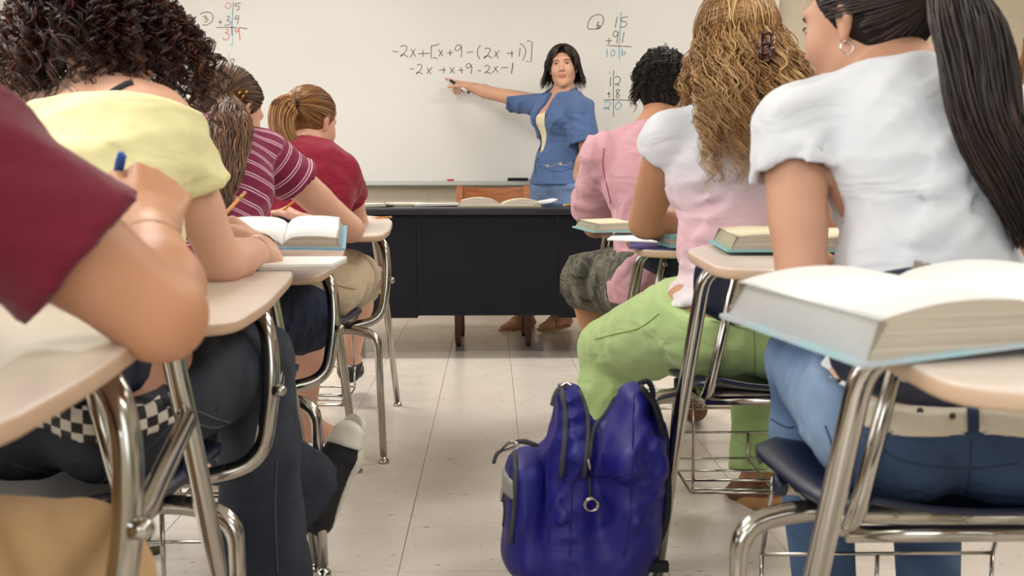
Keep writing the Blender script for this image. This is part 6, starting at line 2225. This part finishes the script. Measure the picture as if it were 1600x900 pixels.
# ------------------------------------------------------------------ backpack in the aisle
def backpack():
    yc = 2.20
    base = np.array([at(905, 800, yc)[0], yc, 0.0])
    t = thing('backpack', 'deep blue backpack standing half unzipped on the aisle floor', 'backpack', base)
    M_BP = mat('blue_nylon', '1d1c7c', .5, bump=(14., .35), vary=(5., '19186c', .6), spec=.4)
    A = lambda x, y, d=0.0: at(x, y, yc + d)
    Yax = np.array([0, 1.0, 0])
    f = lambda k: (Yax, k)
    B0 = base
    wr = [wrinkle(101, (.3, .2, 1), .10, .0028, .3), wrinkle(102, (1, .1, .4), .07, .0030, .3)]
    lowz = .012
    front = [rc(A(893, 845), A(897, 690), .070, .050, .03, f(1.95)), rc(A(897, 690), A(887, 622), .050, .028, .03, f(2.6)), rc(A(880, 870), A(925, 865), .07, .07, .03, f(1.9)), rc(A(852, 850), A(862, 720), .052, .034, .03, f(2.3))]
    rear = [rc(A(968, 850), A(975, 700), .074, .066, .03, f(1.9)), rc(A(975, 700), A(992, 625), .058, .034, .03, f(2.6)), rc(A(1000, 820), A(1008, 680), .045, .045, .03, f(2.6))]
    body = solid('main_compartment', [(front + rear, [], 0)], .0075, M_BP, t, base, bumps=wr, key='pack', cuts=[(V3(0, 0, lowz), V3(0, 0, -1), 0)])
    pocket = solid('front_pocket', [([rc(A(822, 850), A(824, 735), .052, .046, .03, f(2.3)), rc(A(830, 860), A(870, 850), .055, .05, .03, f(2.2))], [], 0)], .0075, M_BP, t, base, bumps=wr[:1], key='pocket', cuts=[(V3(0, 0, lowz), V3(0, 0, -1), 0)])
    M_ZIP = mat('grey_zipper', '4b4c52', .6, bump=(900., .6))
    M_DARK = mat('dark_lining', '14131c', .9)
    zz = lambda nm, key, pix, r=.0055, m=M_ZIP, par=body: seam(nm, key, pix, r, m, t, base)
    zz('zipper', 'pack', [(876, 604), (884, 640), (884, 690), (877, 744)], .0062)
    zz('zipper', 'pack', [(905, 612), (917, 650), (917, 700), (911, 745)], .0050)
    zz('zipper', 'pack', [(962, 622), (945, 650), (926, 672), (920, 715)], .0050)
    zz('piping', 'pack', [(866, 745), (890, 750), (950, 745), (988, 738)], .002, mat('blue_seam', '15146a', .6))
    zz('piping', 'pack', [(895, 750), (892, 800), (890, 870)], .002, mat('blue_seam', '15146a', .6))
    zz('piping', 'pack', [(860, 690), (855, 760), (858, 850)], .002, mat('blue_seam', '15146a', .6))
    zz('piping', 'pack', [(990, 620), (988, 700), (985, 800), (975, 870)], .002, mat('blue_seam', '15146a', .6))
    zz('zipper', 'pocket', [(800, 686), (806, 720), (806, 780), (799, 848)], .0055)
    # open mouth between the two halves
    pm = [on_surface('pack', x, y, .002) for x, y in ((921, 668), (930, 690), (926, 712))]
    # reflective band and lower pocket zipper
    bandp = [rc(A(822, 850), A(824, 735), .052, .046, .03, f(2.3))]
    za, zb_ = A(786, 733)[2], A(786, 762)[2]
    solid('reflective_band', [(bandp, [], .008)], .006, mat('reflective_grey', '9b9a98', .45), t, base,
          cuts=[(V3(0, 0, za), V3(0, 0, 1), 0), (V3(0, 0, zb_), V3(0, 0, -1), 0), (A(803, 740), V3(1, 0, 0), 0)])
    zz('zipper', 'pocket', [(772, 770), (785, 766), (800, 762)], .005)
    def pull(pix, key):
        P = [on_surface(key, x, y, .006) for x, y in pix]
        P = [q for q in P if q is not None]
        if len(P) > 1:
            tube('zipper_pull', np.array(P) - base, .0035, M_CHROME, t, 8)
    pull([(790, 765), (789, 775), (788, 783)], 'pocket')
    seam('cord', 'pocket', [(788, 783), (789, 800), (787, 822)], .003, M_ZIP, t, base)
    pull([(917, 716), (919, 730), (919, 742)], 'pack')
    seam('cord', 'pack', [(920, 742), (921, 760), (921, 776)], .003, M_ZIP, t, base)
    q = on_surface('pack', 920, 787, .006)
    if q is not None:
        ring = [q + V3(.0135 * math.cos(a), -.002, .0135 * math.sin(a)) - base for a in np.linspace(0, 6.2832, 24)]
        tube('key_ring', ring, .0032, M_CHROME, t, 8)
        ring = [q + V3(.0135 * math.cos(a) + .002, -.006, .0125 * math.sin(a)) - base for a in np.linspace(0, 6.2832, 24)]
        tube('key_ring', ring, .0020, M_CHROME, t, 8)
    # carabiner and cords on the pocket top, pull at the top
    tube('carabiner', catmull([A(786, 700, -.05) - base, A(796, 692, -.07) - base, A(808, 692, -.08) - base, A(802, 699, -.08) - base, A(788, 704, -.06) - base], 5), .003, M_CHROME, t, 8)
    tube('cord', catmull([A(806, 690, -.08) - base, A(820, 690, -.06) - base, A(838, 696, -.04) - base], 5), [.004, .006, .005], M_ZIP, t, 8)
    tube('cord', catmull([A(786, 702, -.05) - base, A(776, 710, -.06) - base, A(771, 724, -.06) - base], 5), .004, M_ZIP, t, 8)
    tube('cord', catmull([A(884, 603, -.02) - base, A(872, 608, -.035) - base, A(866, 618, -.05) - base, A(862, 634, -.055) - base], 5), .004, M_ZIP, t, 8)
    tube('zipper_pull', catmull([A(876, 604, -.03) - base, A(884, 599, -.02) - base, A(893, 603, -.02) - base], 5), .0035, M_CHROME, t, 8)
    # shoulder strap along the back, haul loop and lower webbing
    M_STRAP = mat('black_webbing', '17171d', .8)
    rx = .045
    for dy in (-.07, .09):
        path = catmull([A(1002, 605, dy) - base, A(1026, 640, dy) - base, A(1040, 720, dy) - base, A(1040, 800, dy) - base, A(1022, 850, dy) - base, A(1000, 872, dy) - base], 8)
        v, fcs = [], []
        T = np.gradient(path, axis=0)
        for k, q in enumerate(path):
            n = unit(np.cross(T[k], Yax))
            for (a_, b_) in ((-1, -1), (1, -1), (1, 1), (-1, 1)):
                v.append(q + Yax * a_ * .024 + n * b_ * .006)
        for k in range(len(path) - 1):
            for j in range(4):
                a_, b_ = 4 * k + j, 4 * k + (j + 1) % 4
                fcs.append((a_, b_, b_ + 4, a_ + 4))
        fcs += [(3, 2, 1, 0), tuple(4 * (len(path) - 1) + j for j in range(4))]
        pydata('shoulder_strap', v, fcs, M_STRAP, t, True)
    tube('haul_loop', catmull([A(998, 600) - base, A(1012, 596) - base, A(1020, 612) - base, A(1018, 640) - base], 6), .006, M_STRAP, t, 8)
    tube('webbing_strap', catmull([A(990, 868) - base, A(1010, 852) - base, A(1036, 850) - base], 6), .008, mat('grey_webbing', '5b5a5e', .8), t, 8)
    tube('webbing_strap', catmull([A(1015, 850, -.03) - base, A(1024, 875, -.06) - base, A(1030, 892, -.08) - base], 6), .009, M_STRAP, t, 8)
    bm = bmesh.new(); box_bm(bm, A(1028, 885, -.08) - base, (.045, .02, .022), None, .005); bm_obj('buckle', bm, M_STRAP, t, True)
    tube('base_strap', catmull([A(824, 893, -.08) - base, A(838, 886, -.09) - base, A(856, 897, -.09) - base], 6), .007, M_ZIP, t, 8)
    # dark inside showing in the open gap
    solid('lining', [([rc(A(925, 800), A(930, 690), .03, .02, .02, f(3.0))], [], 0)], .008, M_DARK, t, base)
backpack()

# canvas bag with a strap on the floor under the left row
bpos = atz(205, 868, 0.0)
t = thing('canvas_bag', 'dark olive canvas bag on the floor behind the khaki knee', 'bag', bpos)
solid('bag_body', [([rc(bpos + V3(-.10, .02, .07), bpos + V3(0, .02, .05), .065, .045, .03), rc(bpos + V3(-.12, .06, .06), bpos + V3(-.02, .08, .05), .05, .04, .03)], [], 0)], .008, mat('olive_canvas', '34332a', .9), t, bpos, cuts=[(bpos, V3(0, 0, -1), 0)])
tube('strap', catmull([V3(-.01, -.02, .03), V3(.03, -.01, .012), V3(.07, .02, .008)], 6), [.012, .011, .010], mat('olive_strap', '4a4a34', .9), t, 6)
